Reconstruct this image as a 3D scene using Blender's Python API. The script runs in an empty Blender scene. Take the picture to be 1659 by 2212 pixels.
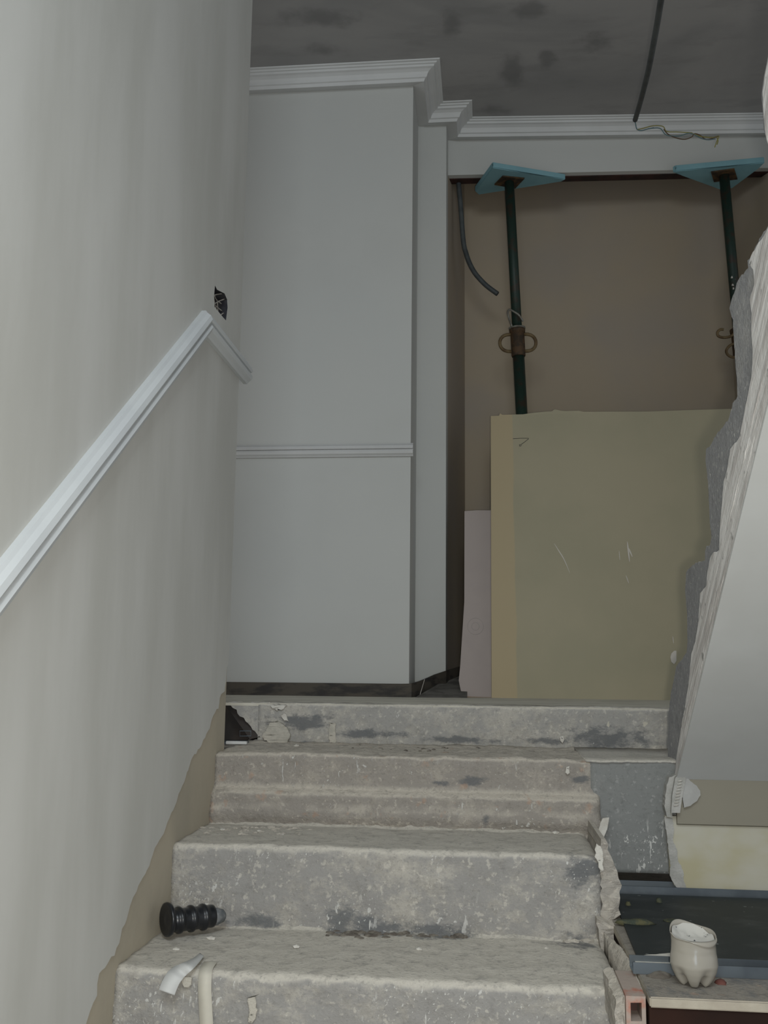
import bpy, bmesh, math, random
from mathutils import Vector, noise
from mathutils.geometry import tessellate_polygon
sc = bpy.context.scene
C = sc.collection
R = math.radians

# ---------------------------------------------------------------- camera
CZ = 1.75                                   # eye height above the lower floor
F, YAW, PITCH, ROLL = 2113.4, R(-5.973), R(9.132), R(.656)
fw = Vector((math.sin(YAW)*math.cos(PITCH), math.cos(YAW)*math.cos(PITCH), math.sin(PITCH)))
rt = Vector((math.cos(YAW), -math.sin(YAW), 0)); up = rt.cross(fw)
r2 = rt*math.cos(ROLL)+up*math.sin(ROLL); u2 = up*math.cos(ROLL)-rt*math.sin(ROLL)
cd = bpy.data.cameras.new('camera'); cam = bpy.data.objects.new('camera', cd); C.objects.link(cam)
cd.sensor_fit = 'VERTICAL'; cd.sensor_height = 36; cd.lens = F*36/2212
cd.clip_start = .05
from mathutils import Matrix
cam.matrix_world = Matrix(((r2.x, u2.x, -fw.x, 0), (r2.y, u2.y, -fw.y, 0), (r2.z, u2.z, -fw.z, CZ), (0, 0, 0, 1)))
sc.camera = cam

# ---------------------------------------------------------------- light
w = bpy.data.worlds.new('world'); sc.world = w; w.use_nodes = True
w.node_tree.nodes['Background'].inputs[0].default_value = (.90, .95, 1.0, 1)
w.node_tree.nodes['Background'].inputs[1].default_value = .42
def area(name, loc, target, size, power, col, sy=None):
    l = bpy.data.lights.new(name, 'AREA'); l.energy = power; l.color = col
    l.shape = 'RECTANGLE'; l.size = size; l.size_y = sy or size
    o = bpy.data.objects.new(name, l); C.objects.link(o); o.location = loc
    o.rotation_euler = (Vector(target)-Vector(loc)).to_track_quat('-Z', 'Y').to_euler(); return o
area('flash', (.042, .0, CZ-.022), (-.15, 3, CZ-.1), .035, 14, (1.0, .96, .87))
area('overhead_fill', (-.05, -.55, CZ+1.75), (-.15, 2.0, CZ-.5), 1.0, 34, (.86, .95, 1.0), 1.0)  # unseen daylight source, set high behind the camera to brighten the treads
area('low_fill', (.35, -1.1, CZ-.35), (-.68, 1.0, CZ-.35), .7, 5, (.66, .82, 1.0), .8)  # extra unseen cool fill, added to brighten the lower left wall
sc.view_settings.view_transform = 'Standard'; sc.view_settings.look = 'None'
sc.view_settings.gamma = 1; sc.view_settings.use_curve_mapping = False
sc.view_settings.exposure = 0.0

# ---------------------------------------------------------------- helpers
def P(px, py, X=None, Y=None, Z=None):
    """point of the photograph's sight line at a known real depth, side or height (Z from eye)"""
    d = fw + r2*((px-829.5)/F) - u2*((py-1106)/F)
    t = X/d.x if X is not None else Y/d.y if Y is not None else Z/d.z
    v = d*t; v.z += CZ
    return v
def tag(o, label=None, cat=None, group=None, kind=None):
    for k, v in (('label', label), ('category', cat), ('group', group), ('kind', kind)):
        if v: o[k] = v
    return o
def empty(name, loc, label, cat, group=None):
    o = bpy.data.objects.new(name, None); C.objects.link(o); o.location = loc
    o.empty_display_size = .05
    return tag(o, label, cat, group)
def obj(name, bm, mat, parent=None, smooth=False, base=None):
    """bm is in world coordinates; origin moves to the base of the object"""
    bmesh.ops.recalc_face_normals(bm, faces=bm.faces)
    if parent is not None: off = parent_world(parent)
    else:
        if base is None:
            xs = [v.co for v in bm.verts]
            base = Vector(((min(v.x for v in xs)+max(v.x for v in xs))/2, (min(v.y for v in xs)+max(v.y for v in xs))/2, min(v.z for v in xs)))
        off = Vector(base)
    bmesh.ops.translate(bm, verts=bm.verts, vec=-off)
    me = bpy.data.meshes.new(name); bm.to_mesh(me); bm.free()
    for m in (mat if isinstance(mat, list) else [mat]): me.materials.append(m)
    if smooth:
        for p in me.polygons: p.use_smooth = True
    o = bpy.data.objects.new(name, me); C.objects.link(o)
    if parent is not None: o.parent = parent
    else: o.location = off
    return o
def parent_world(p):
    v = Vector(p.location)
    while p.parent: p = p.parent; v = v+Vector(p.location)
    return v
def box(x0, x1, y0, y1, z0, z1, bev=0, bm=None):
    bm2 = bmesh.new()
    bmesh.ops.create_cube(bm2, size=1)
    for v in bm2.verts:
        v.co = Vector(((x0+x1)/2+v.co.x*(x1-x0), (y0+y1)/2+v.co.y*(y1-y0), (z0+z1)/2+v.co.z*(z1-z0)))
    if bev: bmesh.ops.bevel(bm2, geom=bm2.edges, offset=bev, segments=2, affect='EDGES')
    if bm is None: return bm2
    join(bm, bm2); return bm
def join(a, b):
    m = {v: a.verts.new(v.co) for v in b.verts}
    for f in b.faces:
        try: a.faces.new([m[v] for v in f.verts])
        except ValueError: pass
    b.free(); return a
def prism(loops, vec, back=None):
    """flat outline(s) given real thickness vec; first loop outer, the others holes"""
    bm = bmesh.new(); vec = Vector(vec)
    loops = [[Vector(p) for p in l] for l in loops]
    flat = [p for l in loops for p in l]
    tris = tessellate_polygon(loops)
    a = [bm.verts.new(p) for p in flat]; b = [bm.verts.new(p+vec) for p in flat]
    for t in tris:
        try: bm.faces.new([a[i] for i in t]); bm.faces.new([b[i] for i in reversed(t)])
        except ValueError: pass
    k = 0
    for l in loops:
        n = len(l)
        for i in range(n):
            j = (i+1) % n
            bm.faces.new([a[k+i], a[k+j], b[k+j], b[k+i]])
        k += n
    return bm
def rag(pts, step=.012, amp=.004, seed=0, closed=False):
    rnd = random.Random(seed); out = []
    pts = [Vector(p) for p in pts]; n = len(pts)
    for i in range(n if closed else n-1):
        a, b = pts[i], pts[(i+1) % n]; k = max(1, int((b-a).length/step))
        for j in range(k):
            q = a.lerp(b, j/k)
            if j or i: q = q+Vector((rnd.uniform(-1, 1), rnd.uniform(-1, 1), rnd.uniform(-1, 1)))*amp
            out.append(q)
    if not closed: out.append(pts[-1])
    return out
def onplane(pts, X=None, Y=None):
    for p in pts:
        if X is not None: p.x = X
        if Y is not None: p.y = Y
    return pts
def sweep(path, prof, mp, cap=True):
    """mitred sweep: path 2-D, profile (in-plane offset to the right, out of plane)"""
    bm = bmesh.new(); rings = []
    n = len(path); path = [Vector(p) for p in path]
    for i, p in enumerate(path):
        d0 = (path[i]-path[i-1]).normalized() if i else None
        d1 = (path[i+1]-path[i]).normalized() if i < n-1 else None
        if d0 is None: d0 = d1
        if d1 is None: d1 = d0
        n0 = Vector((d0.y, -d0.x)); n1 = Vector((d1.y, -d1.x)); m = (n0+n1).normalized(); m = m/max(.2, m.dot(n0))
        rings.append([bm.verts.new(mp(p.x+m.x*a, p.y+m.y*a, b)) for a, b in prof])
    k = len(prof)
    for i in range(n-1):
        for j in range(k):
            bm.faces.new([rings[i][j], rings[i][(j+1) % k], rings[i+1][(j+1) % k], rings[i+1][j]])
    if cap: bm.faces.new(rings[0]); bm.faces.new(list(reversed(rings[-1])))
    return bm
def smoothpath(pts, k=6):
    pts = [Vector(p) for p in pts]; out = []
    for i in range(len(pts)-1):
        p0 = pts[max(0, i-1)]; p1 = pts[i]; p2 = pts[i+1]; p3 = pts[min(len(pts)-1, i+2)]
        for j in range(k):
            t = j/k
            out.append(.5*((2*p1)+(p2-p0)*t+(2*p0-5*p1+4*p2-p3)*t*t+(3*p1-p0-3*p2+p3)*t**3))
    out.append(pts[-1]); return out
def tube(pts, r, seg=12, cap=True, closed=False, hollow=False):
    bm = bmesh.new(); rings = []; n = len(pts); pts = [Vector(p) for p in pts]; prev = None
    rr = r if callable(r) else (lambda i: r)
    for i, p in enumerate(pts):
        if closed: t = (pts[(i+1) % n]-pts[i-1]).normalized()
        else: t = (pts[min(n-1, i+1)]-pts[max(0, i-1)]).normalized()
        if prev is None:
            a = t.orthogonal().normalized()
        else: a = (prev-t*prev.dot(t)).normalized()
        prev = a; b = t.cross(a)
        rings.append([bm.verts.new(p+(a*math.cos(2*math.pi*j/seg)+b*math.sin(2*math.pi*j/seg))*rr(i)) for j in range(seg)])
    m = n if closed else n-1
    for i in range(m):
        A = rings[i]; B = rings[(i+1) % n]
        for j in range(seg): bm.faces.new([A[j], A[(j+1) % seg], B[(j+1) % seg], B[j]])
    if not closed and cap:
        bm.faces.new(rings[0])
        if hollow:                              # an open end: the bore goes back inside
            t = (pts[-1]-pts[-2]).normalized(); inner = []; deep = []
            c = pts[-1]
            for v in rings[-1]: inner.append(bm.verts.new(c+(v.co-c)*.75)); deep.append(bm.verts.new(c+(v.co-c)*.75-t*rr(n-1)*2))
            for j in range(seg):
                k = (j+1) % seg
                bm.faces.new([rings[-1][j], rings[-1][k], inner[k], inner[j]])
                bm.faces.new([inner[j], inner[k], deep[k], deep[j]])
            bm.faces.new(deep)
        else: bm.faces.new(list(reversed(rings[-1])))
    return bm
def lathe(prof, origin, axis, seg=40, mod=None):
    """prof: (distance along axis, radius)"""
    bm = bmesh.new(); axis = Vector(axis).normalized(); a = axis.orthogonal().normalized(); b = axis.cross(a); o = Vector(origin)
    rings = []
    for s, r in prof:
        rings.append([bm.verts.new(o+axis*s+(a*math.cos(2*math.pi*j/seg)+b*math.sin(2*math.pi*j/seg))*max(r, 1e-4)) for j in range(seg)])
    for i in range(len(rings)-1):
        for j in range(seg): bm.faces.new([rings[i][j], rings[i][(j+1) % seg], rings[i+1][(j+1) % seg], rings[i+1][j]])
    bm.faces.new(rings[0]); bm.faces.new(list(reversed(rings[-1])))
    return bm
def ribbon(pts, wid, th=.0006):
    """a strip of tape: pts centre line, wid half-width vector(s)"""
    bm = bmesh.new(); rings = []; n = len(pts); pts = [Vector(p) for p in pts]
    for i, p in enumerate(pts):
        w_ = Vector(wid[i] if isinstance(wid, list) else wid)
        t = (pts[min(n-1, i+1)]-pts[max(0, i-1)]).normalized(); nn = t.cross(w_).normalized()*th
        rings.append([bm.verts.new(q) for q in (p-w_-nn, p+w_-nn, p+w_+nn, p-w_+nn)])
    for i in range(n-1):
        for j in range(4): bm.faces.new([rings[i][j], rings[i][(j+1) % 4], rings[i+1][(j+1) % 4], rings[i+1][j]])
    bm.faces.new(rings[0]); bm.faces.new(list(reversed(rings[-1])))
    return bm
def fbm(p, s, seed=0):
    q = Vector(p)*s+Vector((seed*7.1, seed*3.3, seed*5.7))
    return noise.noise(q)+.5*noise.noise(q*2.1)+.25*noise.noise(q*4.3)
def chunk(center, size, seed, flat=1.0, sub=2):
    """irregular broken lump"""
    bm = bmesh.new(); bmesh.ops.create_icosphere(bm, subdivisions=sub, radius=1)
    for v in bm.verts:
        k = 1+.38*noise.noise(v.co*1.3+Vector((seed*3.7, seed, -seed)))+.15*noise.noise(v.co*3.1+Vector((seed, 0, seed)))
        v.co = Vector((v.co.x*size[0]*k, v.co.y*size[1]*k, max(-.35, v.co.z)*size[2]*k))+Vector(center)
    return bm

# ---------------------------------------------------------------- key levels (z from eye) and depths
Xl, Xr = -.6765, .2386
h, run = .168, .3136
d3, d2, d1, d0 = 1.838, 2.152, 2.466, 2.803
z3, z2, z1, z0 = -.5443, -.3774, -.2106, -.0997
LZ = CZ+z0                                        # landing level
DA, DP, DH, DB = 3.624, 3.923, 4.045, 4.42
XA, XP = -.28, -.158
CEIL = CZ+2.374
XU = .455
PZ = -.505                                        # ledge top

# ---------------------------------------------------------------- materials
class G:
    def __init__(s, name, rough=.85, spec=.3):
        s.m = bpy.data.materials.new(name); s.m.use_nodes = True; s.t = s.m.node_tree
        s.b = s.t.nodes['Principled BSDF']; s.b.inputs['Roughness'].default_value = rough
        s.b.inputs['Specular IOR Level'].default_value = spec
        g = s.t.nodes.new('ShaderNodeNewGeometry'); s.pos = g.outputs['Position']; s.nor = g.outputs['Normal']
    def l(s, a, b): s.t.links.new(a, b)
    def map(s, scale=(1, 1, 1), loc=(0, 0, 0), rot=(0, 0, 0)):
        n = s.t.nodes.new('ShaderNodeMapping'); s.l(s.pos, n.inputs[0])
        n.inputs['Scale'].default_value = scale; n.inputs['Location'].default_value = loc; n.inputs['Rotation'].default_value = rot
        return n.outputs[0]
    def noise(s, scale, detail=4, vec=None, rough=.55, dist=0):
        n = s.t.nodes.new('ShaderNodeTexNoise'); s.l(vec or s.pos, n.inputs['Vector'])
        n.inputs['Scale'].default_value = scale; n.inputs['Detail'].default_value = detail; n.inputs['Roughness'].default_value = rough; n.inputs['Distortion'].default_value = dist
        return n.outputs['Fac']
    def vor(s, scale, vec=None):
        n = s.t.nodes.new('ShaderNodeTexVoronoi'); s.l(vec or s.pos, n.inputs['Vector']); n.inputs['Scale'].default_value = scale
        return n.outputs['Distance'], n.outputs['Color']
    def ramp(s, fac, a, b):
        n = s.t.nodes.new('ShaderNodeMapRange'); s.l(fac, n.inputs[0]); n.inputs[1].default_value = a; n.inputs[2].default_value = b
        n.interpolation_type = 'SMOOTHSTEP'
        return n.outputs[0]
    def math(s, op, a, b=0.0):
        n = s.t.nodes.new('ShaderNodeMath'); n.operation = op
        for i, v in enumerate((a, b)):
            if isinstance(v, (int, float)): n.inputs[i].default_value = v
            else: s.l(v, n.inputs[i])
        return n.outputs[0]
    def mix(s, fac, a, b):
        n = s.t.nodes.new('ShaderNodeMix'); n.data_type = 'RGBA'
        if isinstance(fac, (int, float)): n.inputs[0].default_value = fac
        else: s.l(fac, n.inputs[0])
        for i, v in ((6, a), (7, b)):
            if isinstance(v, tuple): n.inputs[i].default_value = (*v[:3], 1)
            else: s.l(v, n.inputs[i])
        return n.outputs[2]
    def smear(s, spots, n=None, lo=.35, hi=.75):
        nz = n or s.noise(16, 6, None, .7); tot = None
        for c_, r_ in spots:
            a = s.t.nodes.new('ShaderNodeVectorMath'); a.operation = 'SUBTRACT'; s.l(s.pos, a.inputs[0]); a.inputs[1].default_value = c_
            b = s.t.nodes.new('ShaderNodeVectorMath'); b.operation = 'DIVIDE'; s.l(a.outputs[0], b.inputs[0]); b.inputs[1].default_value = r_
            c = s.t.nodes.new('ShaderNodeVectorMath'); c.operation = 'LENGTH'; s.l(b.outputs[0], c.inputs[0])
            d = s.math('ADD', s.math('SUBTRACT', 1.0, c.outputs['Value']), s.math('MULTIPLY', s.math('SUBTRACT', nz, .5), 2.6))
            m = s.ramp(d, lo-.2, hi)
            tot = m if tot is None else s.math('MAXIMUM', tot, m)
        return tot
    def sep(s, v):
        n = s.t.nodes.new('ShaderNodeSeparateXYZ'); s.l(v, n.inputs[0]); return n.outputs
    def out(s, col, bump=None, strength=.3, dist=.004):
        if isinstance(col, tuple): s.b.inputs['Base Color'].default_value = (*col, 1)
        else: s.l(col, s.b.inputs['Base Color'])
        if bump is not None:
            n = s.t.nodes.new('ShaderNodeBump'); n.inputs['Strength'].default_value = strength; n.inputs['Distance'].default_value = dist
            s.l(bump, n.inputs['Height']); s.l(n.outputs[0], s.b.inputs['Normal'])
        return s.m
def simple(name, c, c2=None, scale=8, rough=.8, spec=.3, bump=0, metal=0, lo=.4, hi=.65, stretch=(1, 1, 1)):
    g = G(name, rough, spec); g.b.inputs['Metallic'].default_value = metal
    f = g.noise(scale, 5, g.map(stretch)); col = g.mix(g.ramp(f, lo, hi), c, c2 or tuple(v*.88 for v in c))
    return g.out(col, g.noise(scale*8, 4) if bump else None, bump, .002)

# skim plaster, vertical trowel streaks
def plaster(name, c, c2, streak=(5, 5, 1.1), bump=.12):
    g = G(name, .75, .25)
    f1 = g.noise(1.0, 5, g.map(streak)); f2 = g.noise(2.2, 4); f3 = g.noise(45, 3)
    col = g.mix(g.ramp(f1, .35, .68), c, c2)
    col = g.mix(g.math('MULTIPLY', g.ramp(f2, .5, .72), .5), col, tuple(v*.93 for v in c))
    return g.out(col, g.math('ADD', f3, g.noise(9, 4)), bump, .002)
M = {}
M['skim'] = plaster('skim_plaster', (.58, .575, .545), (.505, .50, .465))
M['tan_plaster'] = plaster('raw_tan_plaster', (.46, .41, .32), (.38, .345, .275), (4, 4, 3), .3)
M['wall'] = plaster('painted_wall', (.50, .50, .475), (.48, .485, .465), (1, 1, 1), .05)
M['mould'] = simple('gypsum_moulding', (.56, .56, .55), (.53, .53, .52), 6, .6, .3)
M['rail'] = simple('primed_rail', (.58, .60, .605), (.54, .56, .57), 5, .5, .4)
g = G('stained_ceiling', .9, .2)
f = g.noise(1.1, 4, g.map((1, 2.2, 1)), .6, .6); f2 = g.noise(5, 4, g.map((1, 2.5, 1)))
col = g.mix(g.ramp(f, .40, .70), (.31, .30, .29), (.25, .245, .24)); col = g.mix(g.math('MULTIPLY', g.ramp(f2, .50, .70), .4), col, (.21, .205, .20))
cs_ = [(978, 45, .05, .075), (1110, 160, .06, .10), (690, 40, .16, .05), (1290, 90, .12, .06), (1060, 235, .10, .04), (700, 110, .12, .04), (1180, 130, .05, .05), (1150, 20, .1, .04)]
sm = g.smear([(tuple(P(x, y, Z=2.374)), (a, b*1.6, .3)) for x, y, a, b in cs_], g.noise(6, 4, None, .6), .25, .9)
col = g.mix(g.math('MULTIPLY', sm, .6), col, (.14, .137, .135))
M['ceiling'] = g.out(col)
# dusty, splattered concrete
def concrete(name, grey, dust, dark=(.13, .135, .14), smudge=.66, specks=.72, drip=.66, rust=.0, bump=.7, dustbias=0.0, spots=(), clean=(), cleancol=None):
    g = G(name, .92, .15)
    n1 = g.noise(4.5, 9, None, .74); n2 = g.noise(30, 7, None, .74); n3 = g.noise(130, 4, None, .6); n4 = g.noise(13, 8, g.map((1, 1, 1.6)), .75)
    upz = g.sep(g.nor)[2]
    f = g.math('ADD', n1, g.math('MULTIPLY', g.math('SUBTRACT', n4, .5), .9))
    f = g.math('ADD', f, g.math('MULTIPLY', g.math('SUBTRACT', n2, .5), .8))
    col = g.mix(g.math('MULTIPLY', g.ramp(f, .44-dustbias, .74-dustbias), .8), grey, dust)
    col = g.mix(g.math('MULTIPLY', g.ramp(g.math('ADD', upz, g.math('MULTIPLY', g.math('SUBTRACT', n2, .5), .9)), .20, .75), .88), col, tuple(v*1.22 for v in dust))
    col = g.mix(g.math('MULTIPLY', g.ramp(n2, .50, .66), .42), col, tuple(v*.62 for v in grey))
    col = g.mix(g.math('MULTIPLY', g.ramp(n3, .56, .70), .40), col, tuple(v*.60 for v in grey))
    col = g.mix(g.math('MULTIPLY', g.ramp(g.noise(75, 3, g.map((1, 1, 1), (4, 4, 4)), .6), .58, .68), .45), col, tuple(min(.7, v*1.3) for v in dust))
    col = g.mix(g.math('MULTIPLY', g.ramp(n4, .58, .70), .35), col, tuple(v*.78 for v in grey))
    sm = g.noise(3.3, 9, g.map((1, 1, 3.2)), .76, .5)
    col = g.mix(g.math('MULTIPLY', g.ramp(sm, smudge, smudge+.09), .7), col, dark)
    if spots:
        col = g.mix(g.math('MULTIPLY', g.smear(spots, g.noise(24, 7, g.map((1, 1, 1.8)), .72)), .85), col, dark)
    if clean:
        col = g.mix(g.math('MULTIPLY', g.smear(clean, g.noise(14, 7, None, .7)), .8), col, cleancol)
    if rust:
        col = g.mix(g.math('MULTIPLY', g.ramp(g.noise(26, 3), .62, .72), rust), col, (.44, .27, .18))
    # white drips and specks, each with a shape of its own
    wrp = g.noise(60, 3); wv = g.t.nodes.new('ShaderNodeVectorMath'); wv.operation = 'MULTIPLY_ADD'
    cmb = g.t.nodes.new('ShaderNodeCombineXYZ')
    for i in range(3): g.l(wrp, cmb.inputs[i])
    g.l(cmb.outputs[0], wv.inputs[0]); wv.inputs[1].default_value = (.03, .03, .05); g.l(g.map((1, 1, .75)), wv.inputs[2])
    d, c = g.vor(60, wv.outputs[0]); cs = g.sep(c)
    sp = g.math('MULTIPLY', g.math('LESS_THAN', d, g.math('MULTIPLY', cs[1], .32)), g.math('GREATER_THAN', cs[0], specks))
    d2, c2 = g.vor(170, wv.outputs[0]); cs2 = g.sep(c2)
    sp2 = g.math('MULTIPLY', g.math('LESS_THAN', d2, .27), g.math('GREATER_THAN', cs2[1], specks+.05))
    dr = g.ramp(g.noise(1, 3, g.map((90, 90, 16))), drip, drip+.03)
    front = g.math('SUBTRACT', 1.0, g.ramp(upz, .3, .7))
    cl = g.ramp(g.noise(5, 4), .46, .58)
    wmask = g.math('MULTIPLY', g.math('MAXIMUM', g.math('MAXIMUM', sp, sp2), dr), g.math('MULTIPLY', front, cl))
    col = g.mix(g.math('MULTIPLY', wmask, .75), col, (.62, .61, .58))
    h = g.math('ADD', g.math('MULTIPLY', n2, 1.0), g.math('MULTIPLY', n3, .45)); h = g.math('ADD', h, g.math('MULTIPLY', wmask, .2))
    return g.out(col, h, bump, .006)
def S3(px, py, r_, **k): return (tuple(P(px, py, **k)), r_)
M['step'] = concrete('dusty_concrete', (.295, .285, .27), (.47, .44, .385), specks=.66, spots=[S3(790, 2004, (.13, .05, .035), Y=d2), S3(940, 2012, (.10, .06, .03), Y=d2), S3(735, 1998, (.05, .05, .05), Y=d2), S3(1250, 2030, (.07, .05, .03), Y=d2-.03), S3(1260, 1880, (.06, .05, .06), Y=d2), S3(560, 1990, (.09, .04, .02), Y=d2)])
M['step_rough'] = concrete('chipped_concrete', (.30, .275, .245), (.45, .41, .35), rust=.4, bump=1, dustbias=.0, smudge=.7, specks=.85, spots=[S3(1020, 1688, (.05, .03, .016), Y=d1), S3(950, 1692, (.04, .03, .01), Y=d1), S3(1255, 1684, (.04, .03, .012), Y=d1), S3(445, 1733, (.025, .04, .02), Y=d1), S3(1050, 1770, (.015, .04, .02), Y=d1-.03)])
M['landing_edge'] = concrete('landing_edge_concrete', (.33, .32, .30), (.48, .45, .395), smudge=.66, dustbias=.06, specks=.93, drip=.74, spots=[S3(1320, 1594, (.16, .05, .042), Y=d0), S3(1180, 1600, (.10, .05, .014), Y=d0), S3(980, 1598, (.16, .05, .014), Y=d0), S3(800, 1586, (.16, .05, .018), Y=d0), S3(650, 1560, (.13, .05, .032), Y=d0), S3(660, 1608, (.06, .05, .012), Y=d0), S3(1130, 1618, (.16, .10, .012), Y=d0-.1), S3(850, 1612, (.08, .06, .010), Y=d0-.05)])
M['beam'] = concrete('smooth_beam_concrete', (.215, .22, .213), (.29, .29, .28), specks=.70, drip=.62, bump=.35, dustbias=-.08, smudge=.8)
M['floor'] = simple('landing_screed', (.56, .53, .45), (.48, .45, .38), 7, .85, .2, .4)
M['darkfloor'] = simple('grey_cement', (.16, .15, .135), (.10, .095, .085), 18, .9, .2, .5)
M['skirt'] = simple('dark_skirting', (.075, .065, .052), (.035, .032, .03), 9, .7, .3, .3, 0, .45, .62, (1, 1, 3))
M['mortar'] = concrete('side_mortar', (.36, .335, .30), (.48, .44, .38), bump=.9, specks=.95, drip=.8, smudge=.6)
M['mauve'] = simple('brown_backing_board', (.35, .29, .215), (.32, .275, .225), 1.6, .85, .2, .05)
M['mauve2'] = simple('mauve_plasterboard', (.40, .345, .32), (.36, .31, .29), 2.5, .85, .2, .05)
g = G('cream_plasterboard', .85, .2)
ps = g.sep(g.pos); edge = g.ramp(g.math('ADD', ps[0], g.math('MULTIPLY', g.noise(3, 4), .02)), .122, .128)
col = g.mix(g.ramp(g.noise(3, 5), .35, .7), (.375, .335, .235), (.345, .315, .22)); col = g.mix(edge, (.42, .345, .22), col)
M['cream'] = g.out(col, g.noise(60, 3), .05, .001)
M['card_edge'] = simple('torn_paper_edge', (.34, .22, .12))
M['scuff'] = simple('plaster_scuff', (.62, .58, .52)); M['pencil'] = simple('pencil', (.05, .045, .04))
M['greycut'] = concrete('broken_grey_render', (.31, .31, .315), (.46, .45, .44), specks=.84, drip=.68, bump=1, dustbias=-.06, smudge=.8)
g = G('brushed_white_plaster', .85, .2)
rot = g.map((1, 1, 1), (0, 0, 0), (R(36.6), 0, 0)); mp2 = g.t.nodes.new('ShaderNodeMapping'); g.l(rot, mp2.inputs[0]); mp2.inputs['Scale'].default_value = (10, 5, 60)
st = g.noise(1, 6, mp2.outputs[0], .65); n2 = g.noise(30, 5)
col = g.mix(g.ramp(st, .40, .62), (.80, .78, .76), (.58, .55, .53)); col = g.mix(g.ramp(n2, .62, .7), col, (.36, .35, .34))
M['white_raw'] = g.out(col, g.math('ADD', st, g.math('MULTIPLY', n2, .5)), .9, .008)
M['soffit'] = simple('smooth_soffit_skim', (.62, .63, .62), (.57, .575, .56), 2, .7, .25, .08)
M['tan_board'] = simple('tan_board_joint', (.27, .25, .20), (.25, .235, .19), 4, .8, .2)
g = G('cream_board_patch', .8, .2)
col = g.mix(g.ramp(g.noise(4.5, 4, g.map((1, 1, 1.6), (3, 0, 0))), .42, .66), (.47, .45, .375), (.42, .385, .26))
M['cream_low'] = g.out(col)
M['steel'] = simple('galvanised_steel', (.16, .185, .205), (.12, .14, .16), 12, .38, .5, 0, .75)
g = G('dusty_dark_board', .55, .25)
col = g.mix(g.ramp(g.noise(9, 7, g.map((1, 1.5, 1)), .7), .45, .75), (.020, .025, .026), (.05, .055, .055))
d, c = g.vor(70); cs = g.sep(c); col = g.mix(g.math('MULTIPLY', g.math('LESS_THAN', d, g.math('MULTIPLY', cs[1], .26)), g.math('GREATER_THAN', cs[0], .84)), col, (.14, .15, .145))
M['darkboard'] = g.out(col)
M['ledgetop'] = concrete('dusty_ledge', (.15, .14, .13), (.23, .21, .18), specks=.8, drip=.8, smudge=.56, rust=.3)
M['lip'] = simple('ledge_plaster_edge', (.42, .38, .31), (.36, .32, .26), 20, .85, .2, .3)
M['redbrick'] = simple('dark_red_brick', (.032, .016, .012), (.02, .012, .010), 5, .9, .1, .3)
M['brick'] = simple('clay_brick', (.36, .30, .26), (.40, .13, .08), 14, .9, .1, .4, 0, .5, .66)
M['hole'] = simple('brick_bore', (.13, .06, .05), (.07, .04, .035), 10)
M['black'] = simple('black_rubber', (.008, .009, .011), (.014, .015, .018), 20, .3, .5, 0)
M['dusty_black'] = simple('dusty_grey_plastic', (.10, .11, .115), (.2, .2, .2), 60, .6, .3, 0)
M['tape'] = simple('masking_tape', (.56, .53, .45), (.52, .49, .42), 20, .7, .3, 0)
M['tape_pale'] = simple('pale_tape_end', (.56, .56, .545), (.52, .52, .505), 20, .7, .3, 0)
M['chip'] = simple('plaster_chip', (.58, .56, .51), (.50, .47, .42), 40, .9, .1, .5)
M['edge_plaster'] = simple('ragged_edge_plaster', (.42, .41, .385), (.34, .335, .31), 30, .9, .1, .8)
M['dab'] = simple('grey_plaster_dab', (.40, .395, .38), (.36, .355, .34), 20, .85, .2, .3)
M['blob'] = simple('cream_plaster_blob', (.48, .45, .39), (.40, .38, .33), 40, .9, .1, .8)
M['cyan'] = simple('blue_foam', (.20, .36, .40), (.18, .33, .37), 9, .75, .2, .1)
M['rusty'] = simple('rusty_dark_plate', (.030, .020, .012), (.10, .055, .022), 30, .75, .3, .4)
M['prop_green'] = simple('dark_green_prop_paint', (.010, .026, .018), (.028, .020, .012), 28, .5, .4, .3, 0, .48, .66)
M['prop_rust'] = simple('rusted_collar', (.075, .042, .020), (.035, .024, .015), 40, .7, .3, .5)
M['prop_handle'] = simple('ochre_rusted_rod', (.15, .105, .050), (.09, .055, .025), 40, .65, .3, .3)
M['pin'] = simple('grey_wire_pin', (.19, .185, .16), (.10, .09, .07), 40, .5, .5, 0)
M['conduit'] = simple('grey_conduit', (.070, .078, .078), (.045, .05, .052), 15, .5, .4, 0)
M['wire_blue'] = simple('blue_wire', (.10, .16, .17)); M['wire_yg'] = simple('yellow_green_wire', (.24, .22, .07)); M['wire_br'] = simple('brown_wire', (.10, .065, .04))
M['lintel'] = simple('dark_red_oxide_lintel', (.045, .020, .016), (.022, .014, .012), 20)
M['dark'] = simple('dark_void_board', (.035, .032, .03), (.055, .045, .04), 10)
M['hole_shade'] = simple('cavity_shade', (.022, .022, .028), (.05, .05, .055), 30)
M['mesh_wire'] = simple('plaster_crusted_wire', (.42, .40, .36), (.25, .22, .2), 60, .8, .2, 0)
M['foam'] = simple('yellow_green_foam', (.11, .105, .06), (.06, .07, .055), 60, .9, .1, .8)
M['redchip'] = simple('red_clay', (.13, .05, .04))
M['petplaster'] = simple('plaster_film_bottle', (.34, .32, .275), (.30, .28, .24), 7, .15, .6, 0)
g = G('set_plaster', .85, .2); col = g.mix(g.ramp(g.noise(75, 3), .60, .64), (.44, .43, .40), (.04, .04, .05)); M['setplaster'] = g.out(col, g.noise(40, 4), .5, .003)
M['dirt'] = simple('grime', (.11, .095, .08), (.2, .18, .15), 60)

def struct(name, bm, m, parent=None, smooth=False):
    o = obj(name, bm, m, parent, smooth)
    if parent is None: o['kind'] = 'structure'
    return o

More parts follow.
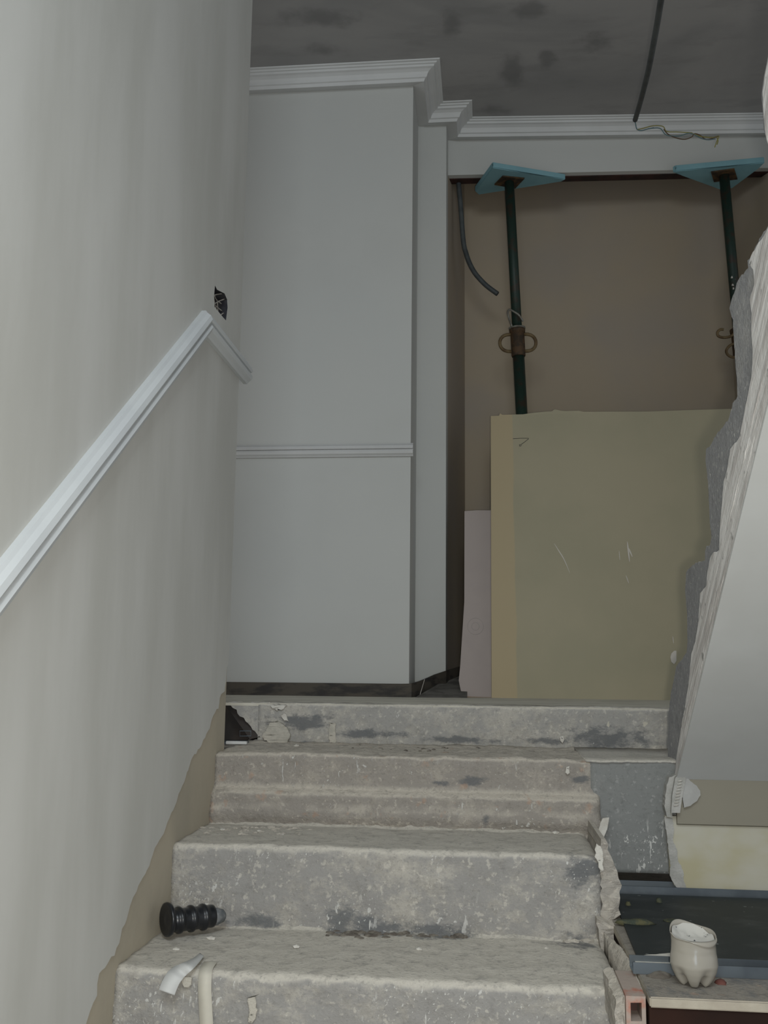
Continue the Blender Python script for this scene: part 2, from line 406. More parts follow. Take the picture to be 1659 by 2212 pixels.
# ---------------------------------------------------------------- structure
struct('floor', box(-2.6, 2.4, -2.0, 6, -.12, 0), M['floor'])
struct('ceiling', box(-2.6, 2.4, -1.2, 5.2, CEIL, CEIL+.2), M['ceiling'])
# wall_left: a body with a hole, plus the paler finish coat stopping along a ragged line above the steps
hole_px = [(461, 616), (466, 626), (474, 630), (482, 634), (488, 648), (489, 665), (487, 680), (485.5, 693), (479, 686), (470, 675), (460, 663), (459, 640)]
holeW = [P(x, y, X=Xl) for x, y in hole_px]
Yc = 2.547
body_out = [Vector((Xl, -1.6, 0)), Vector((Xl, Yc, 0)), Vector((Xl, Yc, CZ+z1-.02))]
body_out += [Vector((Xl, Yc, CEIL)), Vector((Xl, -1.6, CEIL))]
wl = struct('wall_left', prism([body_out, holeW], (-.14, 0, 0)), M['tan_plaster'])
tan_px = [(488, 1430), (482, 1495), (474, 1500), (468, 1530), (457, 1544), (449, 1575), (436, 1600), (410, 1642), (394, 1690), (378, 1728), (366, 1757), (350, 1800), (331, 1833), (318, 1870), (300, 1905), (290, 1925), (277, 1956), (270, 1990), (258, 2004), (254, 2035), (242, 2061), (228, 2080), (208, 2105), (204, 2150), (188, 2190), (180, 2215)]
tw = rag([P(x, y, X=Xl) for x, y in tan_px], .012, .0035, 3)
tw = onplane(tw, X=Xl)
tw[0].y = Yc
tail = [tw[-1]+Vector((0, -.4, -.30)), Vector((Xl, -.2, .35)), Vector((Xl, -1.6, .12))]
coat = [Vector((Xl, -1.6, CEIL)), Vector((Xl, Yc, CEIL))]+[Vector((Xl, Yc, tw[0].z))]+tw[1:]+tail
co = prism([coat, holeW], (.004, 0, 0))
o = obj('plaster_coat', co, M['skim'], wl); o['label'] = 'pale troweled finish coat'
# cavity behind the hole; near-black lining paints in its shade over the jambs
hy0, hy1 = min(p.y for p in holeW)-.02, max(p.y for p in holeW)+.02; hz0, hz1 = min(p.z for p in holeW)-.02, max(p.z for p in holeW)+.02
cav = bmesh.new(); q = [Vector((Xl-.05, hy0, hz0)), Vector((Xl-.05, hy1, hz0)), Vector((Xl-.05, hy1, hz1)), Vector((Xl-.05, hy0, hz1))]
lin = prism([[p+Vector((-.045, 0, 0)) for p in holeW]], (-.01, 0, 0))
cen = sum(holeW, Vector())/len(holeW); li = bmesh.new()
A_ = [li.verts.new(cen+(p-cen)*.999+Vector((.0036, 0, 0))) for p in holeW]; B_ = [li.verts.new(cen+(p-cen)*.985+Vector((-.05, 0, 0))) for p in holeW]
for i in range(len(holeW)): li.faces.new([A_[i], A_[(i+1) % len(holeW)], B_[(i+1) % len(holeW)], B_[i]])
li.faces.new(list(reversed(B_))); lin.free()
obj('shade_lining', li, M['hole_shade'], wl)
o = obj('cavity_back', prism([q], (-.01, 0, 0)), M['hole_shade'], wl)
lb = bmesh.new()
def wpx(x, y, dx=-.006): p = P(x, y, X=Xl); p.x += dx; return p
for a, b, dx in (((459, 641), (484, 634), -.004), ((459, 661), (489, 645), -.003), ((470, 655), (488, 672), -.010), ((472, 630), (478, 668), -.014), ((462, 640), (470, 655), -.012), ((478, 688), (488, 676), -.006), ((473, 638), (488, 656), -.012), ((481, 650), (486, 690), -.014), ((464, 652), (480, 690), -.02)):
    mid = ((a[0]+b[0])/2+random.Random(a[0]).uniform(-1.5, 1.5), (a[1]+b[1])/2+random.Random(b[1]).uniform(-2, 2))
    join(lb, tube(smoothpath([wpx(*a, dx), wpx(*mid, dx-.003), wpx(*b, dx)], 4), .0016, 6))
tag(obj('wire_lath', lb, M['mesh_wire'], smooth=True), 'crusted wire mesh in the small dark hole above the rail apex', 'wire mesh')

# walls at the landing
struct('wall_back', box(-2.6, XA, DA, DP+.3, LZ-.15, CEIL), M['wall'])
XBL = P(1004, 800, Y=DB).x; XBR = P(1573, 600, Y=DB).x
pl = [Vector((XA-.01, DP, LZ-.1)), Vector((XP, DP, LZ-.1)), Vector((XP+.002, DH, LZ-.1)), Vector((XBL, DB, LZ-.1)), Vector((XA-.01, DB, LZ-.1))]
pil = struct('wall_pilaster', prism([pl], (0, 0, CEIL-LZ+.1)), [M['wall'], M['mauve']])
for p in pil.data.polygons:
    if p.normal.x > .9 and max((pil.data.vertices[i].co+pil.location).y for i in p.vertices) > DH+.3: p.material_index = 1
struct('wall_recess', box(-.4, 2.4, DB, DB+.1, LZ-.1, CEIL), M['mauve'])
XH2 = 1.75
q = [Vector((XBR, DB+.01, LZ-.1)), Vector((XBR+.17, DH+.02, LZ-.1)), Vector((XBR+.3, DH+.02, LZ-.1)), Vector((XBR+.3, DB+.01, LZ-.1))]
struct('wall_recess_right', prism([q], (0, 0, CEIL-LZ+.1)), M['mauve'])
# header beam over the opening
hl = P(975, 378, Y=DH); hr = P(1650, 364, Y=DH+.085); DH2 = DH+.085+(XH2-hr.x)*.05
zl = hl.z; zr = hr.z+(hr.z-hl.z)/(hr.x-hl.x)*(XH2-hr.x)
hd = bmesh.new()
pts = [(XP-.02, DH, zl), (XH2, DH2, zr), (XH2, DH2+.03, zr), (XP-.02, DH+.03, zl)]
lo_ = [hd.verts.new(p) for p in pts]; hi_ = [hd.verts.new((p[0], p[1], CEIL)) for p in pts]
hd.faces.new(lo_); hd.faces.new(hi_)
for i in range(4): hd.faces.new([lo_[i], lo_[(i+1) % 4], hi_[(i+1) % 4], hi_[i]])
hb = struct('wall_header', hd, M['wall'])
ln = bmesh.new(); pts = [(XP-.01, DH+.031, zl-.004), (XH2, DH2+.031, zr-.004), (XH2, DH2+.075, zr-.004), (XP-.01, DH+.075, zl-.004)]
lo_ = [ln.verts.new(p) for p in pts]; hi_ = [ln.verts.new((p[0], p[1], CEIL)) for p in pts]
ln.faces.new(lo_); ln.faces.new(hi_)
for i in range(4): ln.faces.new([lo_[i], lo_[(i+1) % 4], hi_[(i+1) % 4], hi_[i]])
o = obj('lintel', ln, M['lintel'], hb); o['label'] = 'dark red raw underside'
# crown moulding with mitred corners
cp = [(0, 2.331), (.046, 2.318), (.051, 2.329), (.058, 2.331), (.061, 2.341), (.066, 2.349), (.078, 2.355), (.088, 2.357), (.090, 2.364), (.098, 2.365), (.101, 2.3695), (.111, 2.3700), (.113, 2.374), (0, 2.374)]
path = [(-2.5, DA), (XA, DA), (XA, DP), (XP, DP), (XP, DH), (XH2, DH2)]
struct('trim_1', sweep(path, cp, lambda x, y, b: Vector((x, y, CZ+b))), M['mould'])
# chair rails
def railprof(hh, pr=.026):
    return [(-hh, 0), (-hh, .010), (-hh*.82, .014), (-hh*.62, pr*.85), (-hh*.30, pr), (-hh*.12, pr*.9), (-.002, pr*.55), (.002, pr*.55), (hh*.12, pr*.9), (hh*.30, pr), (hh*.62, pr*.85), (hh*.82, .014), (hh, .010), (hh, 0)]
rz = (P(885, 959, Y=DA).z+P(885, 986, Y=DA).z)/2
hh = abs(P(885, 960, Y=DA-.02).z-P(885, 988, Y=DA-.02).z)/2
struct('trim_2', sweep([(-2.5, rz), (P(893, 970, Y=DA).x, rz)], railprof(hh), lambda x, z, b: Vector((x, DA-b, z))), M['mould'])
ta = P(0, 1280, X=Xl+.02); tb = P(452, 690, X=Xl+.02)
print('rail', ta, tb)
sl = (tb.z-ta.z)/(tb.y-ta.y)
zt = P(538, 765, X=Xl+.015).z; zb_ = P(522, 784, X=Xl+.015).z; print('rail end', P(538, 765, X=Xl+.015), P(522, 784, X=Xl+.015), P(468, 685, X=Xl+.02))
apz = tb.z-.01
rl = struct('trim_3', sweep([(ta.y-1.2, ta.z-1.2*sl), (tb.y, apz), (2.60, apz)], railprof(.029), lambda y, z, b: Vector((Xl+.004+b, y, z))), M['rail'])
obj('raw_edge', box(Xl-.004, Xl+.010, 2.53, 2.60, apz+.0295, apz+.033), M['card_edge'], rl)['label'] = 'brown unpainted top edge'

# landing, edge riser and beam
xs0 = P(493, 1526, Y=d0).x; xs1 = P(560, 1592, Y=d0).x
lf = [Vector((-2.5, d0+.14, LZ-.06)), Vector((xs1, d0+.14, LZ-.06)), Vector((xs1+.012, d0+.004, LZ-.06)), Vector((2.0, d0+.004, LZ-.06)), Vector((2.0, DB, LZ-.06)), Vector((-2.5, DB, LZ-.06))]
fl_ = struct('floor_landing', prism([lf], (0, 0, .06)), M['floor'])
obj('thin_lip', prism([[Vector((-2.4, d0+.14, LZ-.008)), Vector((xs0-.05, d0+.0, LZ-.008)), Vector((xs0, d0+.002, LZ-.008)), Vector((xs1+.02, d0+.002, LZ-.008)), Vector((xs1+.02, d0+.16, LZ-.008)), Vector((-2.4, d0+.16, LZ-.008))]], (0, 0, .008)), M['floor'], fl_)

st = empty('staircase', (0, d3, CZ+z3), 'bare dusty concrete stair flight splattered with white plaster', 'stairs')
def profile_block(prof, x0, x1, dx, disp, seed, endr=.0, endl=.0):
    """solid from a closed (y,z) outline swept across x, roughened for real"""
    bm = bmesh.new(); rings = []; n = max(2, int((x1-x0)/dx)); cy_ = sum(p[0] for p in prof)/len(prof); ztop = max(p[1] for p in prof); yfr = min(p[0] for p in prof)
    for i in range(n+1):
        x = x0+(x1-x0)*i/n; ring = []
        ins = 0
        if endr and x1-x < endr: s = endr-(x1-x); ins = endr-math.sqrt(max(0, endr*endr-s*s))
        if endl and x-x0 < endl: s = endl-(x-x0); ins = max(ins, endl-math.sqrt(max(0, endl*endl-s*s)))
        for y, z in prof:
            p = Vector((x, y, z)); a = fbm(p, 16, seed)*disp*.8+fbm(p, 5, seed+3)*disp*.8+fbm(p, 60, seed+5)*disp*.5
            yy = y+max(0, 1-(y-yfr)/.06)*(a+ins*.7); zz = z+max(0, 1-(ztop-z)/.05)*(a*.7-ins)
            ring.append(bm.verts.new((x, yy, zz)))
        rings.append(ring)
    k = len(prof)
    for i in range(n):
        for j in range(k): bm.faces.new([rings[i][j], rings[i][(j+1) % k], rings[i+1][(j+1) % k], rings[i+1][j]])
    bm.faces.new(rings[0]); bm.faces.new(list(reversed(rings[-1])))
    return bm
def stepprof(yf, yb, zt, zb, rn=.022, fil=.02, pts=.009):
    pr = []
    n = max(3, int((zt-rn-zb)/pts))
    for i in range(n): z = zb+(zt-rn-zb)*i/n; pr.append((yf, z))
    for i in range(7): a = math.pi/2*i/6; pr.append((yf+rn-rn*math.cos(a), zt-rn+rn*math.sin(a)))
    n = int((yb-yf-rn)/.013)
    for i in range(1, n): pr.append((yf+rn+(yb-yf-rn)*i/n, zt))
    pr.append((yb, zt+fil*.5)); pr.append((yb+.03, zt+fil*.5)); pr.append((yb+.03, zb))
    return pr
XS1 = P(1298, 1720, Y=d1-.03).x
# step under the landing lip (short riser), stained
XLL = -.93
obj('landing_riser', profile_block(stepprof(d0, d0+.05, CZ+z0+.002, CZ+z1-.01, .012, 0), xs1-.005, .60, .012, .004, 1), M['landing_edge'], st, True)
# the piece of riser left of it, broken off on a slant
q = rag([Vector((xs0, d0+.003, CZ+z0+.001)), Vector((xs1, d0+.003, CZ+z1+.015)), Vector((xs1+.03, d0+.003, CZ+z1-.01)), Vector((xs1+.03, d0+.003, CZ+z0+.001))], .01, .003, 4, True)
obj('landing_riser', prism([onplane(q, Y=d0+.003)], (0, .06, 0)), M['landing_edge'], st)
# beam: smooth lower face and ledge
pr = stepprof(d1, d0+.02, CZ+z1, CZ-.468, .006, .012)
obj('landing_beam', profile_block(pr, XS1-.02, .478, .014, .0015, 7), M['beam'], st, True)
obj('beam_ledge', profile_block([(d1-.004, CZ+z1-.004), (d1-.004, CZ+z1-.002), (d1+.002, CZ+z1+.0015), (d1+.06, CZ+z1+.002), (d1+.12, CZ+z1+.002), (d1+.2, CZ+z1+.003), (d0+.01, CZ+z1+.006), (d0+.01, CZ+z1-.004)], XS1-.03, .60, .012, .003, 9), M['landing_edge'], st, True)
# first step: chipped lower face standing out
zm = P(850, 1712, Y=d1).z
pr = []
for i in range(9): pr.append((d1-.034+.006*math.sin(i), CZ+z2-.02+(zm-.012-(CZ+z2-.02))*i/9))
pr += [(d1-.030, zm-.010), (d1-.022, zm-.002), (d1-.010, zm+.003), (d1-.002, zm+.008)]
for i in range(1, 6): pr.append((d1+.001, zm+.008+(CZ+z1-.01-zm-.008)*i/5))
pr += [(d1+.003, CZ+z1-.004), (d1+.010, CZ+z1)]
for i in range(1, 20): pr.append((d1+.010+(d0-d1-.01)*i/20, CZ+z1+.002*math.sin(i*1.7)))
pr += [(d0+.02, CZ+z1+.01), (d0+.02, CZ+z2-.02)]
obj('step', profile_block(pr, Xl-.0, XS1, .008, .008, 11, .03), M['step_rough'], st, True)
for i, (y, z, yb) in enumerate(((d2, z2, d1-.02), (d3, z3, d2+.01))):
    obj('step', profile_block(stepprof(y, yb, CZ+z, CZ+z-h-.02, .018, .03), Xl, Xr, .008, .005, 20+i, .03), M['step'], st, True)
for i in range(4, 9):
    y = d3-run*(i-3); z = z3-h*(i-3)
    obj('step', profile_block(stepprof(y, y+run+.01, CZ+z, max(0, CZ+z-h-.02), .03, .02, .03), Xl, Xr, .03, .004, 30+i, .03), M['step'], st, True)
# rough mortar down the open side of the flight
def sidepoly(px, Y, th, seed, m=M['mortar']):
    q = rag([P(x, y, Y=Y) for x, y in px], .009, .0025, seed, True); bm = prism([onplane(q, Y=Y)], (0, th, 0))
    ff = [f for f in bm.faces if all(abs(v.co.y-Y) < 1e-5 for v in f.verts)]
    bmesh.ops.subdivide_edges(bm, edges=list({e_ for f in ff for e_ in f.edges if e_.calc_length() > .012}), cuts=3, use_grid_fill=True)
    for v in bm.verts:
        if v.co.y < Y+1e-4: v.co.y += fbm(v.co, 38, seed)*.006; v.co.x += fbm(v.co, 50, seed+2)*.0015
    return obj('side_mortar', bm, m, st)
sidepoly([(1298, 1812), (1308, 1815), (1320, 1850), (1335, 1885), (1343, 1910), (1336, 1926), (1338, 1975), (1325, 1985), (1325, 2006), (1298, 2012)], d2+.012, .26, 5)
sidepoly([(1290, 1985), (1318, 1998), (1345, 2003), (1348, 2050), (1356, 2058), (1366, 2084), (1366, 2120), (1300, 2120)], d2-.03, .05, 6)
# sloping dusty fillet beside step three, down to the brick
Db = 1.695
fr_ = P(1397, 2153, Y=Db); XB = fr_.x
fp = [P(1303, 2012, Y=d2-.02), Vector((Xr-.004, d3+.01, CZ+z3+.003)), Vector((XB, Db+.02, fr_.z+.001)), Vector((XB, P(1347, 2050, X=XB).y, fr_.z+.001))]
bmf = bmesh.new(); N = 30; gr = []
for i in range(N+1):
    a = fp[0].lerp(fp[1], i/N); b = fp[3].lerp(fp[2], i/N); gr.append([bmf.verts.new(a.lerp(b, j/10)+Vector((fbm(a.lerp(b, j/10), 40, 5)*.002, 0, fbm(a.lerp(b, j/10), 30, 2)*.004))) for j in range(11)])
for i in range(N):
    for j in range(10): bmf.faces.new([gr[i][j], gr[i+1][j], gr[i+1][j+1], gr[i][j+1]])
ext = bmesh.ops.extrude_face_region(bmf, geom=bmf.faces[:]); bmesh.ops.translate(bmf, verts=[v for v in ext['geom'] if isinstance(v, bmesh.types.BMVert)], vec=(0, 0, -.05))
obj('side_mortar', bmf, M['mortar'], st, True)

# hollow brick end beside step three
a = P(1352, 2153, Y=Db); b = P(1397, 2240, Y=Db)
hb_ = [P(1362, 2166, Y=Db), P(1386, 2166, Y=Db), P(1387, 2206, Y=Db), P(1363, 2206, Y=Db)]
hr_e = empty('hollow_brick', (a.x/2+b.x/2, Db, b.z), 'hollow clay brick end with square bore beside the lowest visible step', 'brick')
obj('shell', prism([[Vector((a.x, Db, fr_.z)), Vector((b.x, Db, fr_.z)), Vector((b.x, Db, b.z)), Vector((a.x, Db, b.z))], hb_], (0, .135, 0)), M['brick'], hr_e)
obj('bore', prism([[p+Vector((0, .05, 0)) for p in hb_]], (0, .01, 0)), M['hole'], hr_e)
bm_ = box(P(1326, 2160, Y=Db+.03).x, a.x-.0005, Db+.012, d3+.02, b.z, fr_.z-.004)
bmesh.ops.subdivide_edges(bm_, edges=bm_.edges[:], cuts=9, use_grid_fill=True)
for v in bm_.verts:
    if v.co.x < a.x-.002: v.co += Vector((fbm(v.co, 30, 1)*.004, fbm(v.co, 30, 2)*.006, -max(0, a.x-v.co.x-.004)**1.0*.6+fbm(v.co, 25, 3)*.003))
obj('mortar_coat', bm_, M['mortar'], hr_e)

# low brick ledge to the right
y_f = P(1500, 2158, Z=PZ).y; y_f2 = 3.3
lg = empty('brick_ledge', (.8, y_f, 0), 'low dark red brick ledge with dusty top right of the stairs', 'ledge')
xL = XB+.002
obj('brick_body', box(xL, 1.6, y_f+.006, y_f2, .0, CZ+PZ-.016), M['redbrick'], lg)
obj('top_slab', box(xL, 1.6, y_f, y_f2, CZ+PZ-.016, CZ+PZ, .002), [M['lip'], M['ledgetop']], lg)
o = lg.children[-1]
for p in o.data.polygons:
    if p.normal.z > .9: p.material_index = 1
xL2 = Xr+.03
obj('rear_block', box(xL2, xL+.002, d3+.23, y_f2, CZ-1.2, CZ+PZ-.002), M['ledgetop'], lg)

# plasterboard screen under the upper flight
D4 = 2.44
def wallpx(l, Y): return [P(x, y, Y=Y) for x, y in l]
lefte = [(1466, 1921), (1457, 1910), (1446, 1891), (1448, 1871), (1445, 1838), (1439, 1799), (1437, 1768)]
q = onplane(rag(wallpx(lefte, D4), .008, .0018, 8), Y=D4)
xr_ = 1.5
zb2 = q[0].z; zt2 = P(1500, 1764, Y=D4).z
q2 = q+[Vector((q[-1].x, D4, zt2)), Vector((xr_, D4, zt2+.004)), Vector((xr_, D4, zb2))]
lw = struct('wall_lower_right', prism([q2], (0, .013, 0)), M['cream_low'])
el = [(1466, 1921), (1457, 1910), (1446, 1891), (1448, 1871), (1445, 1838), (1439, 1799), (1436, 1765), (1452, 1768), (1456, 1790), (1453, 1812), (1463, 1840), (1466, 1862), (1476, 1880), (1478, 1905), (1486, 1921)]
obj('plaster_edge', prism([onplane(rag(wallpx(el, D4-.004), .005, .0012, 18, True), Y=D4-.004)], (0, .006, 0)), M['edge_plaster'], lw)
el = [(1440, 1764), (1436, 1740), (1439, 1700), (1446, 1680), (1462, 1672), (1460, 1700), (1455, 1735), (1452, 1766)]
obj('plaster_edge', prism([onplane(rag(wallpx(el, D4-.012), .005, .0012, 19, True), Y=D4-.012)], (0, .03, 0)), M['edge_plaster'], lw)

# upper flight: its broken left side, plaster layer and soffit
Gpx = [(1668, -300), (1664, 0), (1659, 120), (1650, 165), (1645, 200), (1647, 240), (1650, 280), (1659, 315), (1669, 340), (1672, 420), (1659, 488), (1641, 516), (1630, 536), (1626, 553), (1615, 564), (1616, 581), (1602, 595), (1591, 612), (1588, 626), (1580, 648), (1576, 665), (1583, 693), (1587, 760), (1591, 816), (1593, 858), (1583, 872), (1574, 906), (1557, 926), (1543, 945), (1535, 962), (1525, 971), (1524, 993), (1529, 1041), (1532, 1097), (1533, 1125), (1537, 1160), (1534, 1178), (1526, 1181), (1523, 1192), (1523, 1211), (1502, 1217), (1490, 1227), (1482, 1236), (1480, 1277), (1484, 1328), (1485, 1385), (1483, 1410), (1472, 1426), (1461, 1439), (1455, 1470), (1449, 1499), (1445, 1537), (1444, 1575), (1442, 1606), (1443, 1640), (1440, 1690), (1437, 1740), (1437, 1770)]
Spx = [(1466, 1770), (1463, 1670), (1477, 1613), (1496, 1543), (1518, 1464), (1531, 1385), (1550, 1334), (1566, 1258), (1585, 1182), (1602, 1119), (1616, 1041), (1630, 985), (1644, 929), (1658, 884)]
Wpx = [(1668, -300), (1664, 0), (1660, 120), (1652, 165), (1647, 200), (1649, 240), (1652, 280), (1660, 315), (1670, 340), (1673, 420), (1659, 492), (1642, 520), (1631, 538), (1622, 553), (1618, 566), (1627, 584), (1629, 615), (1619, 645), (1623, 676), (1623, 720), (1626, 760), (1623, 816), (1613, 864), (1602, 920), (1597, 945), (1577, 971), (1571, 1013), (1563, 1041), (1559, 1091), (1556, 1132), (1553, 1190), (1541, 1194), (1534, 1205), (1528, 1236), (1526, 1264), (1512, 1282), (1509, 1340), (1502, 1385), (1493, 1412), (1487, 1480), (1477, 1543), (1471, 1575), (1461, 1638), (1456, 1690), (1453, 1740), (1452, 1772)]
s0_ = P(1464, 1670, X=XU-.011); s1_ = P(1644, 929, X=XU-.011); S0 = Vector((s0_.y, s0_.z)); S1 = Vector((s1_.y, s1_.z)); print('sline', S0, S1); ssl = (S1.y-S0.y)/(S1.x-S0.x); YA = S0.x+.010
def sline(y): return S0.y+ssl*(y-S0.x)
side = [P(x, y, X=XU) for x, y in Gpx]
side = onplane(rag(side, .010, .0018, 13), X=XU)
lowend = [Vector((XU, 2.49, CZ-.31)), Vector((XU, YA+.012, CZ-.31)), Vector((XU, YA+.012, sline(YA))), Vector((XU, .55, sline(.55))), Vector((XU, .30, CZ+2.2))]
uf = empty('upper_stair_flight', (XU, 2.4, CZ-.33), 'broken grey underside flight of stairs rising towards the viewer on the right', 'stairs')
ub = prism([side+lowend], (.95, 0, 0))
obj('concrete_slab', ub, M['greycut'], uf)
# brushed white plaster crust, rough relief, on the side
XC = XU-.011
wl_ = [P(x, y, X=XC) for x, y in Wpx]
wl_ = onplane(rag(wl_, .010, .0016, 14), X=XC)
low2 = [Vector((XC, YA, sline(YA))), Vector((XC, .55, sline(.55))), Vector((XC, .30, CZ+2.2))]
wp = prism([wl_+low2], (.0112, 0, 0))
obj('plaster_crust', wp, M['white_raw'], uf)
# ridges of plaster running along the crust
rb = bmesh.new(); rnd = random.Random(5)
for k in range(22):
    t0 = rnd.uniform(.02, .92); L = rnd.uniform(.05, .16); off = rnd.uniform(.008, .075)
    pts = []
    for j in range(7):
        y = 2.40-(2.40-1.45)*(t0+L*j/6); 
        pts.append(Vector((XU-.0105, y, sline(y)+off+rnd.uniform(-.002, .002))))
    # keep the ridge on the crust
    if t0 > .75: off *= .8
    rad = rnd.uniform(.001, .0024)
    join(rb, tube(pts, lambda i, r_=rad: r_*(1-abs(i-3)/3.6), 6))
obj('plaster_ridges', rb, M['white_raw'], uf, True)
yA, yB = YA, .45
sf = [Vector((XC-.0008, yA, sline(yA)-.001)), Vector((XC-.0008, yB, sline(yB)-.001)), Vector((1.45, yB, sline(yB)-.001)), Vector((1.45, yA, sline(yA)-.001))]
obj('soffit', prism([sf], (0, 0, -.006)), M['soffit'], uf)['label'] = 'smooth pale soffit'
# tan raw joint strip at the foot of the soffit
t2 = P(1500, 1768, Y=2.452)
zt1 = sline(YA)-.003; q = [Vector((XU-.012, YA, zt1)), Vector((XU-.012, YA+.012, t2.z-.01)), Vector((1.45, YA+.012, t2.z-.01)), Vector((1.45, YA, zt1))]
obj('joint_strip', prism([q], (0, .012, -.004)), M['tan_board'], uf)['label'] = 'tan unpainted board strip'
# ribbed plaster dab
dab = empty('plaster_dab', P(1490, 1740, Y=2.42), 'pale rounded plaster dab with a ribbed print at the soffit corner', 'plaster')
lobe = [(1474, 1672), (1484, 1678), (1492, 1688), (1505, 1697), (1512, 1708), (1513, 1718), (1506, 1730), (1492, 1740), (1478, 1745), (1474, 1720), (1474, 1700)]
obj('lobe', prism([onplane(rag(wallpx(lobe, 2.416), .004, .0005, 2, True), Y=2.416)], (0, .012, 0)), M['dab'], dab)
strip = [(1459, 1680), (1467, 1672), (1482, 1680), (1474, 1720), (1469, 1756), (1450, 1756), (1452, 1720)]
obj('strip', prism([wallpx(strip, 2.412)], (0, .012, 0)), M['edge_plaster'], dab)
rbm = bmesh.new()
for k in range(9):
    y = 1687+k*6.6; x0_ = 1464-k*1.05; join(rbm, tube([P(x0_, y+1, Y=2.410), P(x0_+6, y-.5, Y=2.409), P(x0_+10, y-.5, Y=2.410)], .0012, 6))
obj('ribs', rbm, M['chip'], dab, True)

# steel tracks and dark board on the ledge
xa_ = P(1335, 1930, Y=2.40).x
def track(name_y, x0, x1, hgt, wd, th, label):
    e = empty('metal_track', ((x0+x1)/2, name_y, CZ+PZ), label, 'metal track', 'galvanised tracks on the ledge')
    obj('web', box(x0, x1, name_y, name_y+wd, CZ+PZ+.0005, CZ+PZ+.0015), M['steel'], e)
    obj('flange', box(x0, x1, name_y, name_y+th, CZ+PZ+.0015, CZ+PZ+hgt), M['steel'], e)
    obj('flange', box(x0, x1, name_y+wd-th, name_y+wd, CZ+PZ+.0015, CZ+PZ+hgt), M['steel'], e)
    return e
track(2.395, xa_, 1.48, .021, .065, .0012, 'long blue-grey steel track under the cream board, just below the black gap')
ty = P(1550, 2112, Z=PZ).y
track(ty, P(1372, 2112, Z=PZ).x, 1.48, .019, .045, .0012, 'steel track running just behind the cut bottle')
q = [P(1345, 1944, Z=PZ+.002), P(1700, 1950, Z=PZ+.002), P(1720, 2082, Z=PZ+.002), P(1362, 2084, Z=PZ+.002)]
q[0].y = q[1].y = 2.385; q[2].y = q[3].y = ty+.055; q[1].x = q[2].x = 1.45; q[0].x = P(1335, 1944, Z=PZ).x; q[3].x = XB+.012; q[0].x -= .01
tag(obj('dark_board', prism([q], (0, 0, .004)), M['darkboard']), 'dark grey speckled board lying on the ledge behind the bottle', 'board')
BZ = PZ+.0062
def flatpatch(name, px, m, th, label, cat, group=None, seed=1, z=BZ, amp=.0015, step=.008):
    q = rag([P(x, y, Z=z) for x, y in px], step, amp, seed, True)
    for p in q: p.z = CZ+z
    return tag(obj(name, prism([q], (0, 0, th)), m), label, cat, group)
flatpatch('plasterboard_offcut', [(1366, 2071), (1405, 2066), (1456, 2062), (1464, 2084), (1375, 2087)], M['chip'], .003, 'thin pale plasterboard sliver lying just left of the bottle', 'plasterboard offcut', seed=3)
def lump(name, px, py, Z, size, m, label, cat, group=None, seed=1):
    p = P(px, py, Z=Z); return tag(obj(name, chunk(p, size, seed), m, None, True), label, cat, group)
lump('foam_scrap', 1372, 1993, BZ, (.036, .022, .008), M['foam'], 'larger yellow-green scrap on the dark panel beside the stair side', 'foam scrap', 'foam scraps on the dark panel', 3)
lump('foam_scrap', 1452, 1990, BZ, (.018, .012, .004), M['foam'], 'smaller yellow-green scrap further right on the dark panel', 'foam scrap', 'foam scraps on the dark panel', 5)
lump('foam_scrap', 1357, 1955, BZ, (.006, .006, .008), M['foam'], 'tiny greenish blob behind the larger scrap, left of its twin', 'foam scrap', 'foam scraps on the dark panel', 6)
lump('foam_scrap', 1424, 1949, BZ, (.006, .006, .010), M['foam'], 'tiny greenish blob near the steel track, right of its twin', 'foam scrap', 'foam scraps on the dark panel', 8)
lump('brick_chip', 1556, 2124, PZ, (.010, .010, .006), M['redchip'], 'small red brick chip beside the foot of the bottle', 'brick chip', None, 4)
lump('brick_chip', 1398, 2100, PZ, (.010, .008, .005), M['redchip'], 'small reddish chip near the left end of the ledge', 'brick chip', None, 7)
lump('rubble_heap', 1425, 2108, PZ, (.022, .016, .007), M['dirt'], 'low heap of grey grit on the ledge left of the bottle', 'rubble', None, 9)['kind'] = 'stuff'

